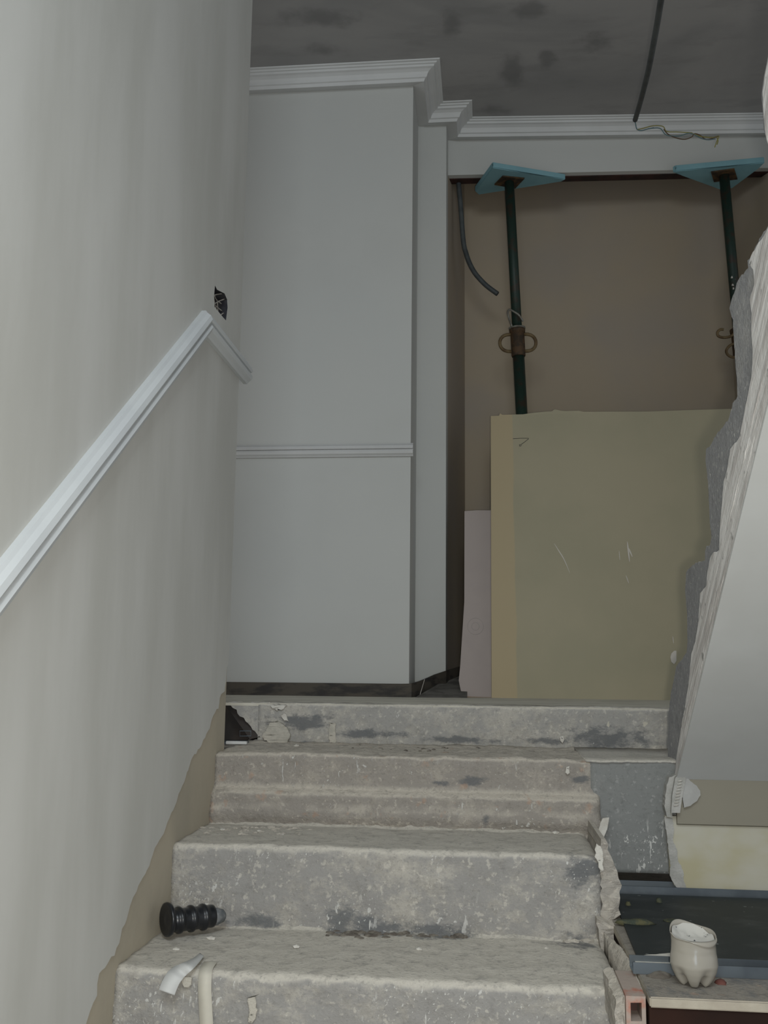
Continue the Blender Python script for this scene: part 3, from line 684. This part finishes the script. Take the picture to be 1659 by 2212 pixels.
# ---------------------------------------------------------------- cut bottle
bc = P(1501, 2122, Z=PZ); br = .0375*bc.y/1.757
bc = P(1501, 2127, Z=PZ); scb = bc.y/F; br = 46.5*scb
be = empty('cut_plastic_bottle', bc, 'cut-off plastic bottle bottom filled with white plaster, five rounded feet', 'cut bottle')
def bottle(inner):
    bm = bmesh.new(); seg = 100; rings = []; hs = []
    H_ = 100*scb
    nz = 30
    for i in range(nz+1):
        t = i/nz; ring = []
        for j in range(seg):
            a = 2*math.pi*j/seg
            lob = .5+.5*math.cos(5*(a+R(104)))          # 1 at foot, 0 in the valley
            # radius: feet narrow, belly, waist, mouth
            pr_ = [(0, .52), (.06, .66), (.15, .80), (.28, .93), (.40, 1.0), (.52, .985), (.64, .94), (.78, .915), (.9, .93), (1, .96)]
            for (t0, r0), (t1, r1) in zip(pr_, pr_[1:]):
                if t <= t1: u = (t-t0)/(t1-t0); u = u*u*(3-2*u) if 0 else u; rr_ = r0+(r1-r0)*u; break
            ind = max(0, 1-t/.42)
            rad = br*rr_*(1-.42*(1-lob)**3.2*ind**1.1)*(1-.02*(1-lob)*(t < .7))
            zz = t*H_+(1-lob)**3.2*.020*max(0, 1-t/.25)
            # slanted, uneven cut; pointed on the left
            if t > .9:
                k = (t-.9)/.1
                zz += k*(-.003-.004*math.cos(a)+.011*math.sin(a)+.003*math.sin(3*a+1)+.004*math.exp(-((math.degrees(a)-195)/10)**2))
                rad *= 1+k*.05*math.exp(-((math.degrees(a)-195)/14)**2)
            if inner: rad -= .0012
            ring.append(bm.verts.new(bc+Vector((rad*math.cos(a), rad*math.sin(a), zz))))
        rings.append(ring)
    for i in range(nz):
        for j in range(seg): bm.faces.new([rings[i][j], rings[i][(j+1) % seg], rings[i+1][(j+1) % seg], rings[i+1][j]])
    c = bm.verts.new(bc+Vector((0, 0, .012)))
    for j in range(seg): bm.faces.new([rings[0][(j+1) % seg], rings[0][j], c])
    return bm
bw = obj('bottle_wall', bottle(False), M['petplaster'], be, True)
sm_ = bw.modifiers.new('thick', 'SOLIDIFY'); sm_.thickness = .0012; sm_.offset = -1
# set plaster inside
pm = bmesh.new(); seg = 60; nr = 14; rings = []
for i in range(nr+1):
    ring = []
    for j in range(seg):
        a = 2*math.pi*j/seg; r_ = br*.87*(i/nr)
        z = 78*scb+.012*(i/nr)**3+.006*fbm(Vector((r_*math.cos(a), r_*math.sin(a), 0)), 30, 2)*(1 if i else 1)+(-.004*math.cos(a)+.010*math.sin(a))*(i/nr)
        ring.append(pm.verts.new(bc+Vector((r_*math.cos(a) if i else 0, r_*math.sin(a) if i else 0, z if i else 78*scb))))
    rings.append(ring)
for i in range(nr):
    for j in range(seg): pm.faces.new([rings[i][j], rings[i][(j+1) % seg], rings[i+1][(j+1) % seg], rings[i+1][j]])
bmesh.ops.remove_doubles(pm, verts=pm.verts, dist=.0001)
obj('set_plaster', pm, M['setplaster'], be, True)['label'] = 'white set plaster with dark flecks'

# ---------------------------------------------------------------- skirting and floor wedge by the opening
def base_at(px, py, X=None, Y=None): return P(px, py, X=X, Y=Y)
sk = bmesh.new()
tops = [Vector((-2.0, DA-.012, P(600, 1476, Y=DA-.012).z)), P(870, 1477, Y=DA-.012), P(889, 1476.5, Y=DA-.010), P(905, 1472, Y=3.70), P(918, 1467, Y=3.76), P(940, 1457, Y=3.84), P(964, 1449, Y=3.905), P(970, 1447, Y=3.96), P(1001, 1438, Y=4.12)]
bots = [Vector((-2.0, DA-.012, LZ-.01)), Vector((tops[1].x, DA-.012, LZ-.01)), Vector((tops[2].x, DA-.010, LZ-.01))]+[Vector((t.x, t.y, LZ-.01)) for t in tops[3:]]
def wallstrip(a, b, th):
    bm = bmesh.new(); A = [bm.verts.new(p) for p in a]; B = [bm.verts.new(p) for p in b]
    A2 = [bm.verts.new(p+Vector(th)) for p in a]; B2 = [bm.verts.new(p+Vector(th)) for p in b]
    for i in range(len(a)-1):
        bm.faces.new([A[i], A[i+1], B[i+1], B[i]]); bm.faces.new([A2[i], B2[i], B2[i+1], A2[i+1]]); bm.faces.new([A[i], A2[i], A2[i+1], A[i+1]]); bm.faces.new([B[i], B[i+1], B2[i+1], B2[i]])
    bm.faces.new([A[0], B[0], B2[0], A2[0]]); bm.faces.new([A[-1], A2[-1], B2[-1], B[-1]])
    return bm
bb = struct('baseboard_back', wallstrip(tops, bots, (-.004, .012, 0)), M['skirt'])
obj('joint_line', tube([P(917, 1468, Y=3.745), P(906, 1505, Y=3.64)], .0012, 6), M['scuff'], bb)
# cement wedge rising toward the opening
wd_ = bmesh.new()
q = [P(903, 1504, Z=z0+.001), P(1010, 1506, Z=z0+.001), P(1010, 1455, Y=4.16), P(963, 1468, Y=3.95)]
q[0].y = DA-.03; q[1].y = DA-.0
vs = [wd_.verts.new(p) for p in q]; wd_.faces.new(vs)
ext = bmesh.ops.extrude_face_region(wd_, geom=wd_.faces[:]); bmesh.ops.translate(wd_, verts=[v for v in ext['geom'] if isinstance(v, bmesh.types.BMVert)], vec=(0, 0, -.02))
struct('floor_wedge', wd_, M['darkfloor'])
# pale patch above the skirting
q = [P(787, 1464, Y=DA-.001), P(790, 1462, Y=DA-.001), P(878, 1472, Y=DA-.001), P(880, 1476, Y=DA-.001), P(784, 1475, Y=DA-.001)]

# ---------------------------------------------------------------- boards leaning in the opening
def board(name, bl, br_, tl, tr, th, m, topedge, label, cat):
    e = empty(name, (bl+br_)/2, label, cat); n = (br_-bl).cross(tl-bl).normalized()
    if n.y < 0: n = -n
    out_ = [bl, br_]+topedge(tr, tl)
    obj('sheet', prism([out_], n*th), m, e)
    return e, n
cb = [Vector((P(1062, 1508, Y=3.70).x, 3.70, LZ)), Vector((P(1700, 1512, Y=3.74).x, 3.74, LZ))]
ct = [P(1058, 899, Y=3.99), P(1700, 880, Y=4.03)]
def torn(tr, tl):
    pts = [(1700, 880), (1590, 883), (1480, 886), (1400, 889), (1260, 889.5), (1250, 887), (1222, 888), (1211, 887), (1198, 884), (1192, 888.5), (1180, 889), (1150, 892), (1130, 895), (1085, 896), (1080, 893), (1078, 898), (1060, 898.5)]
    r_ = []
    for x, y in pts:
        t = (x-1058)/(1700-1058); r_.append(P(x, y, Y=3.99+.04*t))
    return r_
e, n = board('cream_plasterboard_sheet', cb[0], cb[1], ct[0], ct[1], .013, M['cream'], torn, 'large cream plasterboard sheet with torn top edge leaning in the opening', 'plasterboard sheet')
# marks on the cream sheet
def onsheet(x, y, off=-.0006):
    d = P(x, y, Y=1)-Vector((0, 0, CZ)); o_ = Vector((0, 0, CZ)); t = (cb[0]-o_).dot(n)/d.dot(n); return o_+d*t+n*off
mk = bmesh.new()
for a in ([(1108, 948), (1125, 947), (1142, 947)], [(1142, 948), (1132, 956), (1123, 962)], [(1122, 960), (1123, 965), (1127, 962)]):
    join(mk, tube([onsheet(*p) for p in a], .0011, 6))
obj('pencil_mark', mk, M['pencil'], e)
def scuff(pts, wpx_):
    bm = bmesh.new()
    pp = smoothpath([onsheet(*p, -.0005) for p in pts], 5); nn = len(pp)
    return tube(pp, lambda i: .0004+wpx_*.0018*math.sin(math.pi*(i+.5)/nn), 6)
for pts, wd in (([(1197, 1174), (1207, 1190), (1218, 1208), (1231, 1238)], 1.0), ([(1355, 1170), (1357, 1190), (1360, 1214)], 1.6), ([(1356, 1182), (1360, 1190), (1366, 1203)], 1.6), ([(1337, 1190), (1339, 1210)], .6), ([(1352, 1243), (1358, 1260)], .9), ([(1484, 893), (1476, 905)], .9), ([(1519, 889), (1512, 896)], .9), ([(1453, 1375), (1455, 1390)], .6)):
    obj('plaster_scuff', scuff(pts, wd), M['scuff'], e)
q = [onsheet(*p) for p in ((1450, 1412), (1456, 1406), (1461, 1406), (1461, 1428), (1456, 1435), (1450, 1430), (1448, 1420))]
obj('plaster_scuff', prism([q], n*-.0008), M['scuff'], e)
# mauve sheet behind it
mb = [Vector((P(1001, 1505, Y=3.745).x, 3.745, LZ)), Vector((P(1500, 1505, Y=3.78).x, 3.78, LZ))]
zt_ = P(1004, 1104, Y=3.935).z
def flat_(tr, tl): return [Vector((mb[1].x, 3.97, zt_)), Vector((P(1030, 1104, Y=3.935).x, 3.936, zt_+.004)), Vector((P(1003.5, 1104, Y=3.935).x, 3.935, zt_)), P(1003, 1300, Y=3.845), P(994, 1440, Y=3.78), P(991, 1470, Y=3.762), P(995, 1490, Y=3.75)]
bl, br_ = mb
e2 = empty('mauve_plasterboard_sheet', bl, 'mauve-brown plasterboard strip standing behind the cream sheet, round print near its foot', 'plasterboard sheet')
pl_ = [bl, br_]+flat_(None, None)
n2_ = (br_-bl).cross(Vector((bl.x, 3.935, zt_))-bl).normalized(); n2_ = n2_ if n2_.y > 0 else -n2_
pl_ = [p-n2_*(p-bl).dot(n2_) for p in pl_]
obj('sheet', prism([pl_], n2_*.012), M['mauve2'], e2)
def onm(x, y, off=-.0006):
    d = P(x, y, Y=1)-Vector((0, 0, CZ)); o_ = Vector((0, 0, CZ)); t = (bl-o_).dot(n2_)/d.dot(n2_); return o_+d*t+n2_*off
cc = bmesh.new()
for r_ in (17, 8): join(cc, tube([onm(1027+r_*math.cos(a*math.pi/14), 1353+r_*1.05*math.sin(a*math.pi/14)) for a in range(28)], .0008, 5, closed=True))
obj('round_print', cc, simple('pale_print', (.42, .38, .36)), e2)
obj('torn_edge', tube([onm(1001, 1506, -.001), onm(1030, 1507, -.001), onm(1062, 1508, -.001)], .0028, 6), M['card_edge'], e2)

# ---------------------------------------------------------------- props
def soff(Y_x):  # underside of the lintel at x
    return zl-.004+(zr-zl)*(Y_x-(XP-.02))/(XH2-(XP-.02))
def planeZ(px, py, zabs): return P(px, py, Z=zabs-CZ)
def pad(pxs, zt_abs, th, label):
    q = [planeZ(x, y, zt_abs-th) for x, y in pxs]
    bm = prism([q], (0, 0, th)); bmesh.ops.bevel(bm, geom=bm.edges[:], offset=.003, segments=2, affect='EDGES')
    return tag(obj('foam_pad', bm, M['cyan']), label, 'foam pad', 'blue foam pads on the props')
zs1 = soff(.05); zs2 = soff(1.0)
pad([(1064, 362), (1222, 388), (1212, 393), (1034, 421), (1026, 414)], zs1, .027, 'pale blue triangular pad on the left prop, under the header')
pad([(1453, 373), (1460, 370), (1652, 352), (1640, 364), (1582, 407), (1568, 412), (1555, 410)], zs2, .029, 'pale blue triangular pad on the right prop, under the header')
def prop(plate_px, zpl, top_px, mid_px, label, full=True):
    q = [planeZ(x, y, zpl) for x, y in plate_px]; c = sum(q, Vector())/4
    top = Vector((c.x, c.y, zpl-.006)); m_ = P(*mid_px, Y=c.y+.0); d = (m_-top); 
    foot = top+d*((LZ+.006-top.z)/d.z)
    e = empty('steel_prop', Vector((foot.x, foot.y, LZ)), label, 'steel prop', 'telescopic steel props under the header')
    bm = prism([q], (0, 0, -.006)); obj('head_plate', bm, M['rusty'], e)
    fbm_ = box(foot.x-.06, foot.x+.06, foot.y-.06, foot.y+.06, LZ, LZ+.006); obj('foot_plate', fbm_, M['rusty'], e)
    ax = (top-foot).normalized()
    def at(pyx):  # point on the axis seen at photo height
        best = min((i/400 for i in range(401)), key=lambda t: abs(row(top.lerp(foot, t))-pyx)); return top.lerp(foot, best)
    zc1, zc2 = at(712), at(770)
    r_in = 11.0*c.y/F; r_out = 14*c.y/F
    obj('inner_tube', tube([top, top.lerp(zc1, .5), zc1], r_in, 20), M['prop_green'], e, True)
    obj('outer_tube', tube([zc2+ax*.004, zc2.lerp(foot, .5), foot], r_out*.92, 20), M['prop_green'], e, True)
    rc = 15.5*c.y/F; L = (zc1-zc2).length
    obj('collar', lathe([(0, rc*.85), (0, rc*.95), (.004, rc), (L*.86, rc), (L*.87, rc*1.12), (L*.98, rc*1.16), (L, rc*1.08), (L, rc*.8)], zc2, ax, 28), M['prop_rust'], e, True)
    s = c.y/F
    rx = Vector((1, 0, 0))
    if full:
        for sg in (1, -1):
            c0 = zc2.lerp(zc1, .5); pts = []
            for k in range(13):
                a = -math.pi/2+math.pi*k/12
                pts.append(c0+rx*sg*(13+27*math.cos(a)**.7 if math.cos(a) > 0 else 13)*s+ax*(20*math.sin(a))*s)
            obj('handle', tube(pts, 3.7*s, 10), M['prop_handle'], e, True)
        # wire pin hooked through the tube above the collar
        pts = [P(1106, 706, Y=c.y-.03), P(1099, 685, Y=c.y-.045), P(1097, 674, Y=c.y-.05), P(1101, 669, Y=c.y-.05), P(1110, 673, Y=c.y-.048), P(1121, 681, Y=c.y-.044), P(1130, 694, Y=c.y-.036)]
        obj('locking_pin', tube(smoothpath(pts, 6), 2.2*s, 8), M['pin'], e, True)
        obj('collar_ring', lathe([(0, rc*.9), (0, rc*1.18), (.006, rc*1.2), (.006, rc*.9)], zc1+ax*.0, ax, 28), M['pin'], e, True)
    else:
        hp = [(1563, 712), (1556, 712), (1550, 718), (1552, 726), (1562, 729), (1574, 728), (1582, 724), (1590, 716)]
        obj('handle', tube(smoothpath([P(x, y, Y=c.y-.02) for x, y in hp], 5), 3.0*s, 10), M['prop_handle'], e, True)
        hp = [(1590, 742), (1581, 744), (1573, 750), (1569, 758), (1572, 766), (1580, 771), (1592, 772)]
        obj('handle', tube(smoothpath([P(x, y, Y=c.y-.02) for x, y in hp], 5), 3.0*s, 10), M['prop_handle'], e, True)
        for q_, (sx_, sy_) in enumerate(((1584, 590), (1581, 600), (1587, 606), (1583, 616), (1585, 624))):
            dp = P(sx_, sy_, Y=c.y-r_in*.8); obj('paint_fleck', chunk(dp, (.005, .004, .009), 3+q_, sub=1), M['scuff'], e)
    return e
def row(v):
    w_ = v-Vector((0, 0, CZ)); return 1106-F*w_.dot(u2)/w_.dot(fw)
prop([(1068, 397), (1086, 379), (1133, 383.5), (1113, 405)], zs1-.027, None, (1127, 895), 'left dark green steel prop with rusty collar and looped handles')
prop([(1536, 370), (1586, 363), (1593, 385), (1542, 391)], zs2-.029, None, (1588, 640), 'right steel prop partly hidden by the broken upper flight', False)

# ---------------------------------------------------------------- conduits and wires
Yq = 4.12
cp_ = [(990, 372), (991, 400), (995, 445), (1001, 522), (1007, 548), (1014, 568), (1024, 587), (1035, 601), (1052, 618), (1075, 635)]
pts = smoothpath([P(x, y, Y=Yq-.02*i/9) for i, (x, y) in enumerate(cp_)], 6)
tag(obj('hanging_conduit', tube(pts, 5.6*Yq/F, 14, hollow=True), M['conduit'], None, True), 'grey flexible conduit curving down inside the left side of the opening', 'conduit')
# ceiling conduit: leaves the ceiling and droops, wires spilling from its end
y0_, y1_ = 2.35, 3.25
cpx = [(1440, -60), (1428, 0), (1419, 55), (1409, 110), (1400, 155), (1390, 195), (1382, 225), (1372, 259)]
pts = []
for i, (x, y) in enumerate(cpx):
    t = i/7; p = P(x, y, Y=y0_+(y1_-y0_)*t)
    pts.append(p)
print('conduit z', [round(p.z-CZ, 2) for p in pts])
ce = empty('ceiling_conduit', pts[0], 'dark grey conduit hanging from the ceiling at top right, wires spilling out', 'conduit')
obj('conduit_tube', tube(smoothpath(pts, 6), 6.2*3.0/F, 14, hollow=True), M['conduit'], ce, True)
wires = [('wire_blue', [(1371, 258), (1373, 268), (1376, 279), (1385, 282), (1398, 279), (1412, 276)]),
         ('wire_yg', [(1376, 280), (1390, 277), (1410, 272), (1432, 273), (1440, 284), (1462, 285), (1480, 286), (1495, 287)]),
         ('wire_br', [(1434, 279), (1442, 289), (1458, 297), (1478, 301), (1494, 296), (1500, 289), (1512, 292), (1524, 301), (1535, 300), (1552, 294)]),
         ('wire_blue', [(1400, 278), (1425, 277), (1437, 290), (1452, 294), (1470, 293), (1487, 288), (1500, 291), (1515, 299), (1530, 302), (1545, 300)]),
         ('wire_yg', [(1495, 288), (1515, 295), (1540, 297), (1553, 294), (1548, 306), (1544, 318)]),
         ('wire_yg', [(1548, 296), (1551, 304), (1549, 312)])]
for k, (m_, px) in enumerate(wires):
    pp = smoothpath([P(x, y, Y=y1_+.0006*(x-1370)) for x, y in px], 5)
    obj('wire', tube(pp, .0019, 6), M[m_], ce, True)

# ---------------------------------------------------------------- left corner hole beside the landing
q = [P(486, 1522, Y=d0+.05), P(500, 1524, Y=d0+.04), P(562, 1592, Y=d0-.0), P(540, 1597, Y=d0+.0)]
tag(obj('dark_board_scrap', prism([q], (0, .018, 0)), M['dark']), 'dark slanting board scrap wedged at the left end of the landing edge', 'board scrap')
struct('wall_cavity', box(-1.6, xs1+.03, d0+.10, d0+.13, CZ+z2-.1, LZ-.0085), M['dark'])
struct('floor_cavity', box(-1.2, Xl+.02, d1+.05, d0+.10, CZ+z2-.1, CZ+z1-.012), M['mortar'])
ck = empty('metal_clip', P(515, 1590, Y=d0-.10), 'small steel clip with a pale tag in the dark corner by the landing', 'metal clip')
zc_ = CZ+z1+.004
a_ = P(483, 1603, Z=z1+.006); b_ = P(540, 1603, Z=z1+.006)
obj('base', box(a_.x, b_.x, d0-.13, d0-.07, zc_, zc_+.007, .001), M['steel'], ck)
q_ = P(520, 1578, Y=d0-.06)
lp = [P(518, 1590, Y=d0-.06), P(518, 1579, Y=d0-.06), P(542, 1579, Y=d0-.06), P(542, 1590, Y=d0-.06)]
obj('loop', tube(lp, .0015, 6, closed=True), M['steel'], ck)
ga = P(488, 1608, Y=d0-.14); gb = P(533, 1600, Y=d0-.14)
obj('pale_tag', box(ga.x, gb.x, d0-.142, d0-.13, gb.z-.010, gb.z-.002, .001), M['tape_pale'], ck)

# plaster blobs and chips
def blobs(name, px, Y, th, m, label, cat, seed, group=None):
    q = onplane(rag([P(x, y, Y=Y) for x, y in px], .006, .002, seed, True), Y=Y)
    bm = prism([q], (0, -th, 0)); bmesh.ops.bevel(bm, geom=[e_ for e_ in bm.edges if abs(e_.verts[0].co.y-(Y-th)) < 1e-5 and abs(e_.verts[1].co.y-(Y-th)) < 1e-5], offset=.001, segments=1, affect='EDGES')
    return tag(obj(name, bm, m), label, cat, group)
blobs('plaster_splat', [(585, 1560), (600, 1556), (622, 1572), (628, 1588), (620, 1608), (606, 1618), (590, 1613), (578, 1600), (566, 1592), (575, 1578)], d0-.002, .012, M['blob'], 'cream plaster splat on the landing edge near its left end', 'plaster splat', 3)
blobs('plaster_splat', [(584, 1524), (600, 1520), (620, 1523), (612, 1532), (598, 1535), (588, 1530)], d0-.003, .006, M['chip'], 'pale plaster dab at the landing lip above the cream splat', 'plaster splat', 4)
blobs('plaster_splat', [(607, 1546), (614, 1541), (621, 1548), (623, 1557), (614, 1556)], d0-.003, .004, M['chip'], 'small white fleck just right of the cream splat', 'plaster splat', 5)
blobs('plaster_splat', [(1208, 1592), (1216, 1589), (1220, 1597), (1214, 1607), (1209, 1600)], d0-.003, .004, M['chip'], 'white fleck on the landing edge towards the right', 'plaster splat', 6)
blobs('plaster_splat', [(1223, 1657), (1231, 1655), (1232, 1668), (1226, 1672), (1221, 1667)], d1-.006, .004, M['chip'], 'white fleck on the first step face towards the right', 'plaster splat', 7)
blobs('plaster_splat', [(712, 1562), (724, 1560), (727, 1600), (722, 1617), (713, 1615), (710, 1590)], d0-.003, .003, M['blob'], 'vertical pale plaster smear on the landing edge', 'plaster splat', 8)
blobs('plaster_splat', [(1288, 1822), (1297, 1826), (1302, 1850), (1303, 1880), (1298, 1885), (1291, 1865), (1284, 1850)], d2-.002, .005, M['chip'], 'white plaster run on the right corner of the second step', 'plaster splat', 9)
blobs('plaster_splat', [(537, 1718+437), (553, 2150), (556, 2190), (548, 2212), (538, 2205)], d3-.003, .004, M['blob'], 'pale drip on the lowest riser right of the tape', 'plaster splat', 12)
blobs('plaster_splat', [(392, 2115), (405, 2108), (417, 2112), (415, 2128), (400, 2134), (394, 2126)], d3-.003, .004, M['blob'], 'pale dab on the lowest riser between the two tapes', 'plaster splat', 13)
# shard on the right end of step one
q = [P(1285, 1800, Y=d1-.03), P(1302, 1768, Y=d1-.03), P(1316, 1766, Y=d1-.028), P(1312, 1790, Y=d1-.03), P(1300, 1820, Y=d1-.035)]
tag(obj('mortar_shard', prism([q], (0, .010, 0)), M['chip']), 'pale pointed mortar shard standing at the right end of the steps', 'mortar shard')
rnd = random.Random(21)
nm = 0
chips = [(860, 1603, z1, 'near the middle of the ledge below the landing'), (930, 1607, z1, 'on the ledge below the landing, right of centre'), (640, 1612, z1, 'on the ledge below the landing, left of centre'),
         (480, 1793, z2, 'at the back left of the second step'), (560, 1796, z2, 'at the back of the second step, left of its middle'), (1200, 1800, z2, 'at the back right of the second step'),
         (455, 2028, z3, 'just below the black pipe fitting'), (380, 2052, z3, 'on the third step below the black flange'), (640, 2046, z3, 'on the third step left of the dark smear'), (1262, 2030, z3, 'on the third step near its right end'), (1180, 2050, z3, 'on the third step, left of the rubble at its right end'), (905, 2052, z3, 'on the third step below the dark smear')]
for i, (x, y, z, where) in enumerate(chips):
    s = .004+.003*rnd.random()
    p = P(x, y, Z=z); p.z += .001
    tag(obj('plaster_chip', chunk(p, (s*1.5, s, s*.7), i+2, sub=1), M['chip']), 'small pale plaster chip '+where, 'plaster chip', 'plaster chips on the treads')
# rubble patches at the riser feet
def rubble(px0, py0, px1, py1, Z, n_, smin, smax, m, label, seed):
    bm = bmesh.new(); r_ = random.Random(seed)
    for k in range(n_):
        t = r_.random(); p = P(px0+(px1-px0)*t, py0+(py1-py0)*r_.random(), Z=Z); s = r_.uniform(smin, smax)
        p.z -= .001
        join(bm, chunk(p, (s*1.4, s, s*.6), seed*10+k, sub=1))
    return tag(obj('rubble', bm, m, None, False), label, 'rubble', None, 'stuff')
rubble(705, 2000, 1015, 2026, z3, 110, .003, .011, M['dirt'], 'dark grit along the back of the third step', 3)
rubble(1200, 2005, 1300, 2035, z3, 40, .004, .012, M['mortar'], 'pale rubble at the right back of the third step', 4)
rubble(760, 1600, 1330, 1622, z1, 90, .002, .006, M['dirt'], 'dark grit along the ledge under the landing edge', 5)
rubble(420, 1785, 700, 1803, z2, 50, .003, .008, M['mortar'], 'crumbled mortar at the back left of the second step', 6)

# ---------------------------------------------------------------- black pipe fitting
fr = .0325
fc = P(364, 1994, Y=2.035); fc.z = CZ+z3+fr+.006
ax = Vector((.74, .67, -.02)).normalized()
fe = empty('pipe_fitting', Vector((fc.x+.04, fc.y, CZ+z3)), 'black ribbed pipe fitting with a round flange lying on the third step', 'pipe fitting')
obj('flange', lathe([(-.006, .006), (-.004, fr*.55), (-.007, fr*.9), (-.006, fr), (-.002, fr*1.02), (.002, fr*.97), (.006, fr*.72), (.006, .01)], fc, ax, 48), M['black'], fe, True)
prf = [(.004, .01), (.004, .021)]
for k in range(3):
    s = .014+k*.027
    prf += [(s, .0222), (s+.003, .0228), (s+.005, .0258), (s+.008, .0264), (s+.011, .0258), (s+.013, .0228), (s+.020, .022)]
prf += [(.094, .0225), (.098, .022), (.098, .01)]
obj('ribbed_body', lathe(prf, fc+Vector((0, 0, -.004)), ax, 48), M['black'], fe, True)
obj('end_stub', lathe([(.097, .01), (.097, .019), (.108, .017), (.122, .0125), (.126, .008), (.126, .001)], fc+Vector((0, 0, -.006)), ax, 36), M['dusty_black'], fe, True)
# ---------------------------------------------------------------- tapes
zt3 = CZ+z3+.006
a1 = P(443, 2080, Z=z3+.006); a2 = P(446, 2100, Z=z3+.006)
hw = 14*1.84/F
zt_s = CZ+z3
tx = [P(x, y, Y=d3).x for x, y in ((439, 2080), (441, 2090), (442, 2098), (444, 2106), (445, 2112), (446, 2125), (449, 2165), (452, 2212), (455, 2260))]
ty_ = [(d3+.050, zt_s+.003), (d3+.030, zt_s+.004), (d3+.012, zt_s+.003), (d3-.001, zt_s-.002), (d3-.007, zt_s-.012), (d3-.010, zt_s-.028), (d3-.011, zt_s-.065), (d3-.011, zt_s-.105), (d3-.011, zt_s-.15)]
pts = [Vector((x, y, z)) for x, (y, z) in zip(tx, ty_)]
tag(obj('tape_strip', ribbon(smoothpath(pts, 5), (hw, 0, 0), .0005), M['tape'], None, True), 'long straight masking tape strip hanging down the lowest riser', 'tape strip', 'masking tape strips on the lowest step')
pp = [P(436, 2062, Z=z3+.006), P(424, 2074, Z=z3+.008), P(408, 2086, Z=z3+.010), P(390, 2097, Y=d3-.004), P(378, 2108, Y=d3-.016), P(368, 2124, Y=d3-.024), P(360, 2144, Y=d3-.030)]
ww = [Vector((.006, -.008, 0))*1.0, Vector((.009, -.010, 0)), Vector((.010, -.010, -.003)), Vector((.012, -.006, -.006)), Vector((.0145, -.003, -.005)), Vector((.015, 0, -.003)), Vector((.0145, 0, -.004))]
def interp(l, k):
    out_ = []
    for i in range(len(l)-1):
        for j in range(k): out_.append(l[i].lerp(l[i+1], j/k))
    out_.append(l[-1]); return out_
tag(obj('tape_strip', ribbon(smoothpath(pp, 5), interp(ww, 5), .0005), M['tape_pale'], None, True), 'short curled pale tape strip left of the long one', 'tape strip', 'masking tape strips on the lowest step')
